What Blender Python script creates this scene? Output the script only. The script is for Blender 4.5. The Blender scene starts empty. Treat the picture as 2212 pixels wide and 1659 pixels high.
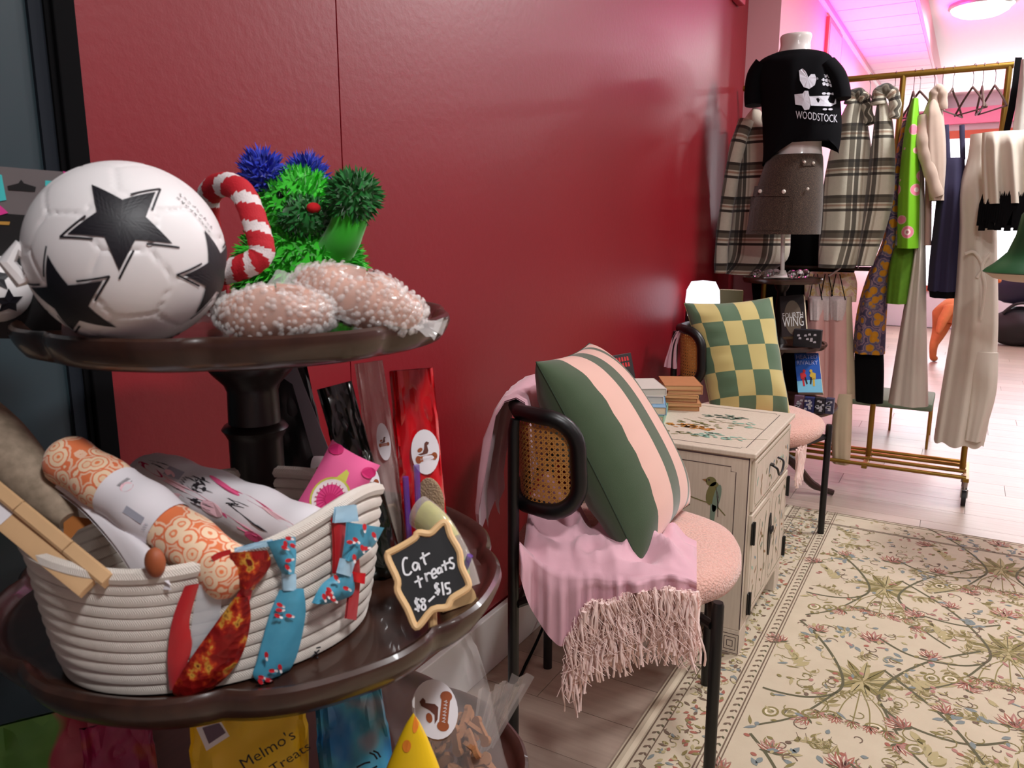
import bpy, bmesh, math, random
import numpy as np
from math import sin, cos, pi, radians, sqrt, atan2, exp
from mathutils import Vector, Matrix, noise as mnoise
random.seed(7)
S = bpy.context.scene
COL = S.collection

# ------------------------------------------------------------------ camera
F_PX, PITCH, YAW = 1680.0, radians(11.23), radians(30.1)
CAM = np.array([1.055, 0.0, 1.2])
cd = bpy.data.cameras.new('camera'); cam = bpy.data.objects.new('camera', cd); COL.objects.link(cam)
cam.location = CAM
cam.rotation_euler = (pi/2 - PITCH, 0, YAW)
cd.sensor_width = 36.0; cd.lens = 36.0*F_PX/2212.0
cd.clip_start = 0.02
cd.dof.use_dof = True; cd.dof.focus_distance = 1.75; cd.dof.aperture_fstop = 11.0
S.camera = cam

# ------------------------------------------------------------------ world, view, lights
w = bpy.data.worlds.new('world'); S.world = w; w.use_nodes = True
w.node_tree.nodes['Background'].inputs[0].default_value = (0.85, 0.92, 1.0, 1)
w.node_tree.nodes['Background'].inputs[1].default_value = 1.0
S.view_settings.view_transform = 'Standard'; S.view_settings.look = 'None'
S.view_settings.exposure = 0.32; S.view_settings.gamma = 1.0
S.view_settings.use_curve_mapping = False

def area_lamp(name, loc, power, size, color=(.98, .985, 1.0), rot=(0, 0, 0), size_y=None):
    l = bpy.data.lights.new(name, 'AREA'); l.energy = power; l.color = color
    l.shape = 'DISK' if size_y is None else 'RECTANGLE'; l.size = size
    if size_y: l.size_y = size_y
    o = bpy.data.objects.new(name, l); COL.objects.link(o); o.location = loc; o.rotation_euler = rot
    return o
CEIL = 2.75
LAMPS = [(1.75, .05, 30), (1.3, 1.5, 12), (1.5, 3.6, 34), (.96, 6.7, 14), (3.3, 2.0, 10), (3.3, 5.2, 24), (2.6, 8.6, 26)]
for (lx, ly, pw) in LAMPS:
    area_lamp('ceiling_lamp_light', (lx, ly, CEIL-.10), pw, .34)
# daylight entering through the shop front windows at the far end
area_lamp('shopfront_daylight', (1.6, 10.75, 1.7), 70, 2.6, (.93, .96, 1.0), (radians(-90), 0, 0), 1.9)
# pink neon glow at the pink wall behind the mannequin
area_lamp('neon_glow', (.30, 6.0, 1.95), 46, .5, (1, .06, .58), (radians(180), 0, 0), 1.6)
# ------------------------------------------------------------------ pixel helpers (photo is 2212 x 1659)
_fh = np.array([-sin(YAW), cos(YAW), 0]); _R = np.array([cos(YAW), sin(YAW), 0])
_FW = _fh*cos(PITCH) + np.array([0, 0, -sin(PITCH)]); _U = _fh*sin(PITCH) + np.array([0, 0, cos(PITCH)])
def ray(x, y): return _R*(x-1106) + _U*(829.5-y) + _FW*F_PX
def onz(x, y, z): r = ray(x, y); return CAM + r*((z-CAM[2])/r[2])
def onx(x, y, X): r = ray(x, y); return CAM + r*((X-CAM[0])/r[0])
def ony(x, y, Y): r = ray(x, y); return CAM + r*((Y-CAM[1])/r[1])
def onp(x, y, p, n):
    r = ray(x, y); n = np.array(n, float); return CAM + r*(np.dot(np.array(p, float)-CAM, n)/np.dot(r, n))

# ------------------------------------------------------------------ materials
def lin(c):
    c = c/255.0
    return c/12.92 if c <= .04045 else ((c+.055)/1.055)**2.4
def rgb(r, g, b): return (lin(r), lin(g), lin(b), 1)
class NT:
    def __init__(s, m): s.t = m.node_tree; s.n = s.t.nodes; s.l = s.t.links; s.b = s.n['Principled BSDF']
    def new(s, k, **kw):
        o = s.n.new(k)
        for a, v in kw.items(): setattr(o, a, v)
        return o
    def link(s, a, b): s.l.new(a, b)
    def val(s, sock, v):
        if hasattr(v, 'is_linked') or isinstance(v, bpy.types.NodeSocket): s.l.new(v, sock)
        else: sock.default_value = v
    def math(s, op, a, b=0.0):
        o = s.n.new('ShaderNodeMath'); o.operation = op; s.val(o.inputs[0], a); s.val(o.inputs[1], b); return o.outputs[0]
    def mix(s, f, a, b, mode='MIX'):
        o = s.n.new('ShaderNodeMix'); o.data_type = 'RGBA'; o.blend_type = mode
        s.val(o.inputs[0], f); s.val(o.inputs[6], a); s.val(o.inputs[7], b); return o.outputs[2]
    def noise(s, scale, detail=3, vec=None, rough=.55):
        o = s.n.new('ShaderNodeTexNoise'); o.inputs['Scale'].default_value = scale; o.inputs['Detail'].default_value = detail
        o.inputs['Roughness'].default_value = rough
        if vec is not None: s.l.new(vec, o.inputs['Vector'])
        return o.outputs['Fac']
    def ramp(s, f, stops, const=False):
        o = s.n.new('ShaderNodeValToRGB'); cr = o.color_ramp; cr.interpolation = 'CONSTANT' if const else 'LINEAR'
        while len(cr.elements) < len(stops): cr.elements.new(1.0)
        for e, (p, c) in zip(cr.elements, stops): e.position = p; e.color = c if len(c) == 4 else (*c, 1)
        s.l.new(f, o.inputs[0]); return o.outputs[0]
    def uv(s):
        o = s.n.new('ShaderNodeUVMap'); x = s.n.new('ShaderNodeSeparateXYZ'); s.l.new(o.outputs[0], x.inputs[0]); return o.outputs[0], x.outputs[0], x.outputs[1]
    def obj(s):
        o = s.n.new('ShaderNodeTexCoord'); return o.outputs['Object']
    def geo(s): return s.n.new('ShaderNodeNewGeometry').outputs['Position']
    def bump(s, h, strength=.2, dist=.01):
        o = s.n.new('ShaderNodeBump'); o.inputs['Strength'].default_value = strength; o.inputs['Distance'].default_value = dist
        s.l.new(h, o.inputs['Height']); s.l.new(o.outputs[0], s.b.inputs['Normal'])
MATS = {}
def mat(name, col=(200, 200, 200), rough=.6, metal=0.0, var=.0, vscale=20, bump=0.0, bscale=200, alpha=1.0, trans=0.0, emit=None, estr=0, sheen=0.0, coat=0.0, spec=.5, sub=0.0):
    if name in MATS: return MATS[name]
    m = bpy.data.materials.new(name); m.use_nodes = True; MATS[name] = m
    t = NT(m); b = t.b; c = rgb(*col)
    b.inputs['Base Color'].default_value = c; b.inputs['Roughness'].default_value = rough; b.inputs['Metallic'].default_value = metal
    b.inputs['Alpha'].default_value = alpha; b.inputs['Transmission Weight'].default_value = trans
    b.inputs['Sheen Weight'].default_value = sheen; b.inputs['Coat Weight'].default_value = coat; b.inputs['Specular IOR Level'].default_value = spec
    if sub: b.inputs['Subsurface Weight'].default_value = sub; b.inputs['Subsurface Radius'].default_value = (.01, .01, .01)
    if emit: b.inputs['Emission Color'].default_value = rgb(*emit); b.inputs['Emission Strength'].default_value = estr
    if var:
        n = t.noise(vscale, 4, t.obj())
        f = t.math('MULTIPLY_ADD', n, 2*var); 
        f.node.inputs[2].default_value = 1-var
        cc = t.new('ShaderNodeMix', data_type='RGBA', blend_type='MULTIPLY'); cc.inputs[0].default_value = 1
        cc.inputs[6].default_value = c; t.link(f, cc.inputs[7]); t.link(cc.outputs[2], b.inputs['Base Color'])
    if bump: t.bump(t.noise(bscale, 3, t.obj()), bump, .004)
    return m
def nmat(name, rough=.8, sheen=0.0):
    m = bpy.data.materials.new(name); m.use_nodes = True; MATS[name] = m
    t = NT(m); t.b.inputs['Roughness'].default_value = rough; t.b.inputs['Sheen Weight'].default_value = sheen
    return m, t

# ------------------------------------------------------------------ mesh builder
def V(*a): return np.array(a, float)
def unit(v): v = np.array(v, float); return v/(np.linalg.norm(v)+1e-12)
class MB:
    def __init__(s): s.v = []; s.f = []; s.m = []; s.uv = []
    def add(s, vs, fs, mi=0, uvs=None):
        o = len(s.v); s.v += [tuple(map(float, p)) for p in vs]
        s.uv += [tuple(u) for u in uvs] if uvs is not None else [(0, 0)]*len(vs)
        for k, f in enumerate(fs):
            s.f.append(tuple(o+i for i in f)); s.m.append(mi[k] if isinstance(mi, (list, tuple)) else mi)
        return s
    def grid(s, P, mi=0, uv=None, closed=False, flip=False):
        nr = len(P); nc = len(P[0]); vs = [p for r in P for p in r]
        us = [q for r in uv for q in r] if uv is not None else [(j/(nc-1), i/(nr-1)) for i in range(nr) for j in range(nc)]
        fs = []; ms = []
        for i in range(nr-1):
            for j in range(nc if closed else nc-1):
                k = (j+1) % nc; f = (i*nc+j, i*nc+k, (i+1)*nc+k, (i+1)*nc+j)
                fs.append(f[::-1] if flip else f); ms.append(mi(i, j) if callable(mi) else mi)
        return s.add(vs, fs, ms, us)
    def loft(s, rings, mi=0, caps=(True, True), uv=None):
        n = len(rings[0]); s.grid(rings, mi, uv, closed=True)
        m0 = mi if not callable(mi) else 0
        if caps[0]: s.add(rings[0], [tuple(range(n))[::-1]], m0)
        if caps[1]: s.add(rings[-1], [tuple(range(n))], m0)
        return s
    def box(s, lo, hi, mi=0, M=None, bevel=0):
        x0, y0, z0 = lo; x1, y1, z1 = hi
        if bevel:
            b = bevel; return s._bbox(lo, hi, b, mi, M)
        vs = [(x, y, z) for z in (z0, z1) for y in (y0, y1) for x in (x0, x1)]
        if M is not None: vs = [tuple(M @ Vector(v)) for v in vs]
        return s.add(vs, [(0, 2, 3, 1), (4, 5, 7, 6), (0, 1, 5, 4), (2, 6, 7, 3), (0, 4, 6, 2), (1, 3, 7, 5)], mi)
    def _bbox(s, lo, hi, b, mi, M):
        bm = bmesh.new(); bmesh.ops.create_cube(bm, size=1)
        for v in bm.verts: v.co = Vector([lo[i]+(v.co[i]+.5)*(hi[i]-lo[i]) for i in range(3)])
        bmesh.ops.bevel(bm, geom=bm.edges[:], offset=b, segments=2, affect='EDGES', profile=.5)
        bm.verts.index_update(); vs = [(M @ v.co if M is not None else v.co)[:] for v in bm.verts]
        s.add(vs, [tuple(v.index for v in f.verts) for f in bm.faces], mi); bm.free(); return s
    def tube(s, path, r, n=8, mi=0, caps=True, closed=False, sq=None):
        P = [np.array(p, float) for p in path]; k = len(P); rings = []
        rr = r if hasattr(r, '__len__') else [r]*k; ref = None
        for i in range(k):
            if closed: t = unit(P[(i+1) % k]-P[i-1])
            else: t = unit(P[min(i+1, k-1)]-P[max(i-1, 0)])
            if ref is None:
                ref = np.array([0, 0, 1.]) if abs(t[2]) < .9 else np.array([1., 0, 0])
            a = unit(ref-t*np.dot(ref, t)); b = np.cross(t, a); ref = a
            q = sq if sq else (1, 1)
            rings.append([P[i]+a*rr[i]*q[0]*cos(2*pi*j/n)+b*rr[i]*q[1]*sin(2*pi*j/n) for j in range(n)])
        if closed: rings.append(rings[0])
        return s.loft(rings, mi, (caps and not closed, caps and not closed))
    def cyl(s, p0, p1, r0, r1=None, n=16, mi=0): return s.tube([p0, p1], [r0, r0 if r1 is None else r1], n, mi)
    def lathe(s, prof, c=(0, 0, 0), n=32, mi=0, rf=None, caps=(True, True)):
        rings = [[(c[0]+r*(rf(2*pi*j/n, r) if rf else 1)*cos(2*pi*j/n), c[1]+r*(rf(2*pi*j/n, r) if rf else 1)*sin(2*pi*j/n), c[2]+z) for j in range(n)] for r, z in prof]
        return s.loft(rings, mi, caps)
    def ball(s, c, r, nu=20, nv=12, mi=0, M=None, fn=None):
        r = r if hasattr(r, '__len__') else (r, r, r); rings = []
        for i in range(1, nv):
            a = pi*i/nv; rings.append([])
            for j in range(nu):
                b = 2*pi*j/nu; d = V(sin(a)*cos(b), sin(a)*sin(b), -cos(a)); k = fn(d) if fn else 1.0
                p = d*k*np.array(r); rings[-1].append(p)
        vs = [p for q in rings for p in q]; bot = V(0, 0, -r[2]*(fn(V(0, 0, -1)) if fn else 1)); top = V(0, 0, r[2]*(fn(V(0, 0, 1)) if fn else 1))
        fs = [(i*nu+j, i*nu+(j+1) % nu, (i+1)*nu+(j+1) % nu, (i+1)*nu+j) for i in range(nv-2) for j in range(nu)]
        k = len(vs); vs += [bot, top]
        fs += [(k, (j+1) % nu, j) for j in range(nu)] + [(k+1, (nv-2)*nu+j, (nv-2)*nu+(j+1) % nu) for j in range(nu)]
        vs = [tuple((M @ Vector(v)) if M is not None else v) for v in vs]
        return s.add([np.array(v)+np.array(c) for v in vs], fs, mi)
    def poly(s, pts, n, th=.001, mi=0):
        n = unit(n); k = len(pts); A = [np.array(p, float) for p in pts]; B = [p+n*th for p in A]
        return s.add(A+B, [tuple(range(k))[::-1], tuple(range(k, 2*k))]+[(i, (i+1) % k, k+(i+1) % k, k+i) for i in range(k)], mi)
    def build(s, name, mats, parent=None, smooth=True, loc=None, angle=40):
        me = bpy.data.meshes.new(name); me.from_pydata(s.v, [], s.f)
        for m in (mats if isinstance(mats, (list, tuple)) else [mats]): me.materials.append(m)
        me.polygons.foreach_set('material_index', s.m)
        u = me.uv_layers.new(name='UVMap'); li = np.empty(len(me.loops), int); me.loops.foreach_get('vertex_index', li)
        u.data.foreach_set('uv', np.array(s.uv, float)[li].ravel())
        if smooth:
            me.polygons.foreach_set('use_smooth', [True]*len(me.polygons))
            if angle: 
                try: me.set_sharp_from_angle(angle=radians(angle))
                except Exception: pass
        me.update()
        o = bpy.data.objects.new(name, me); COL.objects.link(o)
        if parent is not None: o.parent = parent
        if loc is not None: o.location = loc
        return o
def tag(o, label=None, cat=None, group=None, kind=None):
    if label: o['label'] = label
    if cat: o['category'] = cat
    if group: o['group'] = group
    if kind: o['kind'] = kind
    return o
def thing(name, label, cat, group=None, loc=(0, 0, 0), rz=0):
    o = bpy.data.objects.new(name, None); COL.objects.link(o); o.location = loc; o.rotation_euler = (0, 0, rz)
    o.empty_display_size = .05
    return tag(o, label, cat, group)
def copy_tree(o, parent=None):
    c = o.copy(); COL.objects.link(c); c.parent = parent
    for ch in list(o.children): copy_tree(ch, c)
    return c
def spline(pts, n=10):
    P = [np.array(p, float) for p in pts]; out = []
    for i in range(len(P)-1):
        a = P[max(i-1, 0)]; b = P[i]; c = P[i+1]; d = P[min(i+2, len(P)-1)]
        for k in range(n):
            t = k/n; out.append(.5*((2*b)+(-a+c)*t+(2*a-5*b+4*c-d)*t*t+(-a+3*b-3*c+d)*t**3))
    out.append(P[-1]); return out
_txt = {}
def text2d(s, size=1.0, align='CENTER'):
    k = (s, align)
    if k not in _txt:
        c = bpy.data.curves.new('t', 'FONT'); c.body = s; c.align_x = align; c.align_y = 'CENTER'; c.resolution_u = 2
        o = bpy.data.objects.new('t', c); COL.objects.link(o); bpy.context.view_layer.update()
        me = bpy.data.meshes.new_from_object(o.evaluated_get(bpy.context.evaluated_depsgraph_get()))
        _txt[k] = ([v.co[:2] for v in me.vertices], [tuple(p.vertices) for p in me.polygons])
        bpy.data.objects.remove(o); bpy.data.curves.remove(c); bpy.data.meshes.remove(me)
    vs, fs = _txt[k]; return [(x*size, y*size) for x, y in vs], fs
def decal(mb, s, size, fn, mi=0, align='CENTER', sx=1.0, off=(0, 0)):
    vs, fs = text2d(s, size, align)
    mb.add([fn(x*sx+off[0], y+off[1]) for x, y in vs], fs, mi)
def stroke2d(mb, pts, wd, fn, mi=0):
    P = [np.array(p, float) for p in pts]; L = []; Rr = []
    for i in range(len(P)):
        t = unit(P[min(i+1, len(P)-1)]-P[max(i-1, 0)]); nn = np.array([-t[1], t[0]])
        L.append(P[i]+nn*wd/2); Rr.append(P[i]-nn*wd/2)
    vs = [fn(*p) for p in L]+[fn(*p) for p in Rr]; k = len(P)
    mb.add(vs, [(i, k+i, k+i+1, i+1) for i in range(k-1)], mi)
def fill2d(mb, pts, fn, mi=0): mb.add([fn(*p) for p in pts], [tuple(range(len(pts)))], mi)
def ell2d(cx, cy, a, b, rot=0, n=14):
    return [(cx+a*cos(t)*cos(rot)-b*sin(t)*sin(rot), cy+a*cos(t)*sin(rot)+b*sin(t)*cos(rot)) for t in [2*pi*i/n for i in range(n)]]
def frame(o, ex, ey, off=0.0):
    o = np.array(o, float); ex = unit(ex); ey = unit(ey); n = np.cross(ex, ey)
    return lambda x, y: o+ex*x+ey*y+n*off
# ================================================================== THE SETTING
def struct(name, mb, m, label, parent=None, smooth=False):
    o = mb.build(name, m, parent, smooth); o['kind'] = 'structure'; o['label'] = label; return o
# --- red wall paint (semi-gloss, rolled texture)
m, t = nmat('red_wall_paint', .42)
t.b.inputs['Base Color'].default_value = rgb(120, 5, 24)
t.b.inputs['Specular IOR Level'].default_value = .68
nn = t.noise(60, 4, t.geo()); t.bump(nn, .09, .006)
c = t.mix(t.noise(1.5, 2, t.geo()), rgb(124, 2, 19), rgb(136, 4, 23)); t.link(c, t.b.inputs['Base Color'])
M_red = m
M_pink = mat('pink_wall_paint', (214, 158, 164), .55, var=.04, vscale=3, bump=.08, bscale=80)
M_white = mat('white_gloss_paint', (222, 220, 216), .35)
M_ceil = mat('white_ceiling_paint', (232, 226, 226), .7, bump=.15, bscale=30)
M_dim = mat('dusky_plum_paint', (168, 152, 158), .7)
M_black = mat('black_satin', (5, 5, 7), .8, spec=.12)
M_navy = mat('dark_teal_glass', (46, 62, 68), .4, var=.05, vscale=3)
M_navy2 = mat('dark_navy_trim', (24, 30, 38), .7, spec=.2)

wl = MB(); wl.box((-.12, .66, 0), (0, 4.12, CEIL)); WALL = struct('wall_left', wl, M_red, 'glossy crimson red painted wall behind the tiered table')
# painted wall boards with a visible joint
for (y0, y1) in ((.662, 1.166), (1.1685, 4.118)):
    b = MB(); b.box((0, y0, .17), (.0045, y1, CEIL-.01), bevel=.0008); b.build('wall_panel', M_red, WALL, False)
wb = MB(); wb.box((-.12, -2.4, 0), (-.03, .66, CEIL)); struct('wall_back', wb, M_navy2, 'dark wall beside the black door frame')
d = MB(); d.box((-.03, .63, 0), (.012, .66, CEIL-.02), bevel=.002); d.box((-.03, .622, 0), (.006, .63, CEIL-.02), bevel=.001)
DR = struct('door_1', d, M_black, 'black door frame at the end of the red wall')
g = MB(); g.box((-.03, .604, 0), (.002, .622, CEIL-.05)); g.build('door_stile', M_navy2, DR, False)
g = MB(); g.box((-.03, -.9, .1), (-.004, .604, CEIL-.05)); g.build('door_pane', M_navy, DR, False)
# wall beyond: pink, stepping forward
wp = MB(); wp.box((-.12, 4.12, 0), (.16, 11.0, CEIL)); struct('wall_side', wp, M_pink, 'pale pink wall beyond the red wall')
p = MB(); p.box((.16, 4.9, 2.62), (.175, 10.9, 2.66)); p.box((.16, 4.9, 2.50), (.17, 10.9, 2.53)); struct('trim_1', p, M_white, 'white picture rail on the pink wall')
sf = MB(); sf.box((.16, 4.12, 2.58), (.63, 11.0, CEIL)); SOF = struct('ceiling', sf, M_ceil, 'dropped white ceiling edge over the clothes rack, washed in pink light')
for k in range(22):
    b = MB(); b.box((.17, 4.14+k*.31, 2.574), (.62, 4.14+k*.31+.296, 2.58), bevel=.002); b.build('ceiling_panel', M_ceil, SOF, False)
f = MB(); f.box((.63, 4.12, 2.57), (.645, 11, CEIL)); struct('trim_2', f, M_pink, 'pink edge board of the dropped ceiling')
ce = MB(); ce.box((-.2, -2.4, CEIL), (5.4, 11.1, CEIL+.1)); struct('ceiling', ce, M_ceil, 'white painted ceiling of the shop')
wr = MB(); wr.box((5.2, -2.4, 0), (5.3, 11.1, CEIL)); struct('wall_right', wr, M_dim, 'pale mauve wall on the far right of the shop')
wk = MB(); wk.box((-.12, -2.5, 0), (5.3, -2.4, CEIL)); struct('wall_behind', wk, M_dim, 'pale mauve wall behind the viewer')
# far shop front with orange framed windows
M_or = mat('orange_wood_frame', (196, 92, 66), .5, var=.08)
M_wp = mat('shopfront_white', (226, 222, 226), .6)
M_glow = mat('daylight_pane', (250, 252, 255), .3, emit=(240, 247, 255), estr=2.0)
wf = MB()
wf.box((-.12, 11.0, 2.35), (5.3, 11.1, CEIL)); wf.box((-.12, 11.0, 0), (5.3, 11.1, .45))
for x in (-.12, 1.62, 2.9, 4.4): wf.box((x, 11.0, .45), (x+(.5 if x < 0 else .12), 11.1, 2.35))
wf.box((4.9, 11, .45), (5.3, 11.1, 2.35))
struct('wall_front', wf, M_wp, 'pale shop front wall at the far end')
for i, (x0, x1) in enumerate(((.38, 1.62), (1.74, 2.9), (3.02, 4.4), (4.52, 4.9))):
    fr = MB()
    for bx_ in (((x0, 10.97, .45), (x0+.07, 11.03, 2.35)), ((x1-.07, 10.97, .45), (x1, 11.03, 2.35)), ((x0, 10.97, 2.26), (x1, 11.03, 2.35)), ((x0, 10.97, .45), (x1, 11.03, .52)), ((x0, 10.98, 1.86), (x1, 11.02, 1.93))):
        fr.box(*bx_)
    W = struct('window_%d' % (i+1), fr, M_or, 'orange framed shop window with bright daylight, number %s from the left' % ('one', 'two', 'three', 'four')[i])
    pn = MB(); pn.box((x0+.06, 11.03, .5), (x1-.06, 11.05, 2.3)); pn.build('pane', M_glow, W, False)
pk = MB(); pk.box((.2, 10.9, 2.42), (5.2, 10.98, 2.6)); struct('trim_3', pk, mat('pink_valance', (226, 128, 160), .7), 'pink valance board above the shop windows')
# baseboard
bb = MB(); bb.box((0.0045, .70, 0), (.022, 4.10, .165), bevel=.003); struct('baseboard_left', bb, M_white, 'white baseboard along the red wall')

# --- floor of pale oak planks, each one a piece
m, t = nmat('pale_oak_plank', .38)
x = t.new('ShaderNodeObjectInfo').outputs['Random']
mp = t.new('ShaderNodeMapping'); t.link(t.geo(), mp.inputs[0]); mp.inputs['Scale'].default_value = (1.5, 26, 1)
gr = t.noise(2.2, 5, mp.outputs[0], .6)
c1 = t.mix(gr, rgb(150, 130, 116), rgb(186, 166, 150)); c2 = t.mix(x, (.86, .86, .86, 1), (1.1, 1.1, 1.1, 1))
t.link(t.mix(1.0, c1, c2, 'MULTIPLY'), t.b.inputs['Base Color']); t.bump(gr, .05, .003); M_plank = m
fl = MB(); fl.box((-.1, -2.4, -.06), (5.3, 11.05, -.005)); FLOOR = struct('floor', fl, mat('plank_joint_grey', (96, 84, 76), .7), 'pale oak plank floor')
me = None
for r in range(58):
    y0 = .75+r*.175; off = (r*.53) % 1.22
    for k in range(-1, 4):
        x0 = max(.003, -off+k*1.22+.4); x1 = min(4.2, -off+(k+1)*1.22+.4-.002)
        if x1-x0 < .02 or (x0 > .5 and y0 > 1.0 and y0+.175 < 3.4 and x1 < 2.1): continue
        b = MB(); b.box((0, 0, 0), (x1-x0, .1735, .005)); b.build('plank', M_plank, FLOOR, False, (x0, y0, -.005))
if True:
    b = MB(); b.box((.003, -2.3, -.005), (4.2, .745, 0)); b.box((4.21, -2.3, -.005), (5.2, 11, 0)); tag(b.build('plank_field', M_plank, FLOOR, False), kind='stuff')

# --- ceiling lamps (glass domes)
M_dome = mat('opal_lamp_glass', (250, 248, 244), .4, emit=(255, 250, 242), estr=5.0)
M_steel = mat('brushed_steel', (170, 168, 165), .35, 1.0)
for i, (lx, ly, pw) in enumerate(LAMPS):
    L = thing('ceiling_lamp', 'round opal glass ceiling lamp, %s' % ('nearest the camera', 'over the tiered table', 'above the patterned rug', 'glowing in view beyond the clothes rack', 'nearest the right wall', 'midway along the right side', 'nearest the shop windows')[i], 'ceiling lamp', 'flush ceiling lamps', (lx, ly, CEIL))
    b = MB(); b.lathe([(.20, 0), (.205, -.02), (.19, -.03)], n=32); b.build('lamp_base', M_steel, L)
    b = MB(); b.lathe([(.185, -.03), (.175, -.05), (.13, -.075), (.06, -.088), (.005, -.09)], n=32); b.build('lamp_dome', M_dome, L)
# pink neon sign tube on the pink wall, behind the mannequin
ne = MB(); ne.tube(spline([(.185, 5.3, 1.82), (.185, 5.6, 1.95), (.185, 5.9, 1.80), (.185, 6.2, 1.95), (.185, 6.6, 1.85)], 8), .009, 8)
tag(ne.build('neon_tube', mat('pink_neon', (255, 90, 190), .4, emit=(255, 60, 180), estr=6)), 'pink neon tube on the pink wall behind the mannequin', 'neon light')
# framed picture on the pink wall
pc = thing('wall_picture', 'narrow picture in a salmon frame high on the pink wall', 'picture', loc=(.16, 5.66, 2.34))
b = MB(); b.box((0, -.28, -.14), (.02, .28, .14), bevel=.003); b.build('picture_frame', mat('salmon_frame', (224, 110, 98), .5), pc, False)
b = MB(); b.box((.02, -.24, -.11), (.022, .24, .11)); b.build('picture_print', mat('grey_pink_print', (190, 160, 176), .6, var=.3, vscale=25), pc, False)
# small alarm box near the end of the red wall
al = thing('alarm_box', 'small pink alarm box high on the end of the red wall', 'alarm', loc=(.0045, 3.87, 2.27))
b = MB(); b.box((0, -.055, -.045), (.035, .055, .10), bevel=.006); b.build('box', mat('alarm_pink', (196, 70, 90), .4), al, False)
b = MB(); b.box((.035, -.03, -.02), (.038, .03, .03)); b.build('label_plate', M_white, al, False)
# black cable along the baseboard
cb = MB(); cb.tube(spline([(.05, 2.2, .16), (.045, 2.02, .10), (.06, 1.9, .03), (.09, 1.75, .006), (.12, 1.6, .006), (.10, 1.35, .006), (.07, .95, .006)], 10), .0045, 8)
tag(cb.build('power_cable', M_black), 'black power cable trailing along the white baseboard', 'cable')

# ================================================================== RUG
RX0, RX1, RY0, RY1 = .46, 2.6, .2, 3.44
m, t = nmat('cream_rug_pile', .95, .2)
cz = t.mix(t.noise(14, 4, t.geo()), rgb(190, 174, 148), rgb(208, 194, 168)); t.link(cz, t.b.inputs['Base Color']); t.bump(t.noise(900, 2, t.geo()), .25, .002)
RUG = thing('area_rug', 'cream patterned area rug with olive vines and rose flowers', 'rug')
b = MB(); b.box((RX0, RY0, .0005), (RX1, RY1, .008), bevel=.003); b.build('rug_pile', m, RUG, False)
RC = [mat('rug_olive', (132, 120, 74), .95), mat('rug_rose', (170, 122, 112), .95), mat('rug_brown', (112, 92, 76), .95), mat('rug_slate', (124, 132, 130), .95), mat('rug_dark_vine', (92, 88, 64), .95), mat('rug_pale_sage', (174, 160, 118), .95), mat('rug_rust', (160, 98, 82), .95), mat('rug_ivory', (224, 210, 184), .95)]
rp = MB(); rnd = random.Random(3)
lay = [0]
def RF(z):
    lay[0] += 1; zz = .0083+lay[0]*5e-8
    return lambda x, y: (min(max(x, RX0+.004), RX1-.004), min(max(y, RY0+.004), RY1-.004), zz)
def leaf(x, y, a, L, W, mi, z=.0002, n=5):
    pts = [(i/n, (sin(pi*(i/n)**.8))*.5) for i in range(n+1)]; pl = [(u*L, v*W) for u, v in pts]+[(u*L, -v*W) for u, v in pts[::-1][1:-1]]
    fill2d(rp, [(x+p*cos(a)-q*sin(a), y+p*sin(a)+q*cos(a)) for p, q in pl], RF(z), mi)
def vine(pts, wd, mi, z=.0001, n=8): stroke2d(rp, [p for p in spline(pts, n) if .69 < p[0]], wd, RF(z), mi)
def flower(x, y, a, s, mi=1):
    for k in range(-3, 4):
        leaf(x, y, a+k*.33, s*(1-.08*abs(k)), s*.26, mi if k % 2 == 0 else 6, .0003+.00003*(k+4))
        leaf(x+cos(a+k*.33)*s*.12, y+sin(a+k*.33)*s*.12, a+k*.33, s*.7, s*.07, 7, .0006)
    leaf(x, y, a+1.5, s*.5, s*.16, 4, .0007); leaf(x, y, a-1.5, s*.5, s*.16, 4, .0007)
def curl(x, y, a, s, mi=0, wd=.004):
    pts = []; n = 9
    for i in range(n): 
        th = a+i*.5; rr = s*(1-i/n*.75); pts.append((x+rr*cos(th)-s*cos(a), y+rr*sin(th)-s*sin(a)))
    stroke2d(rp, pts, wd, RF(.00012), mi)
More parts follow.
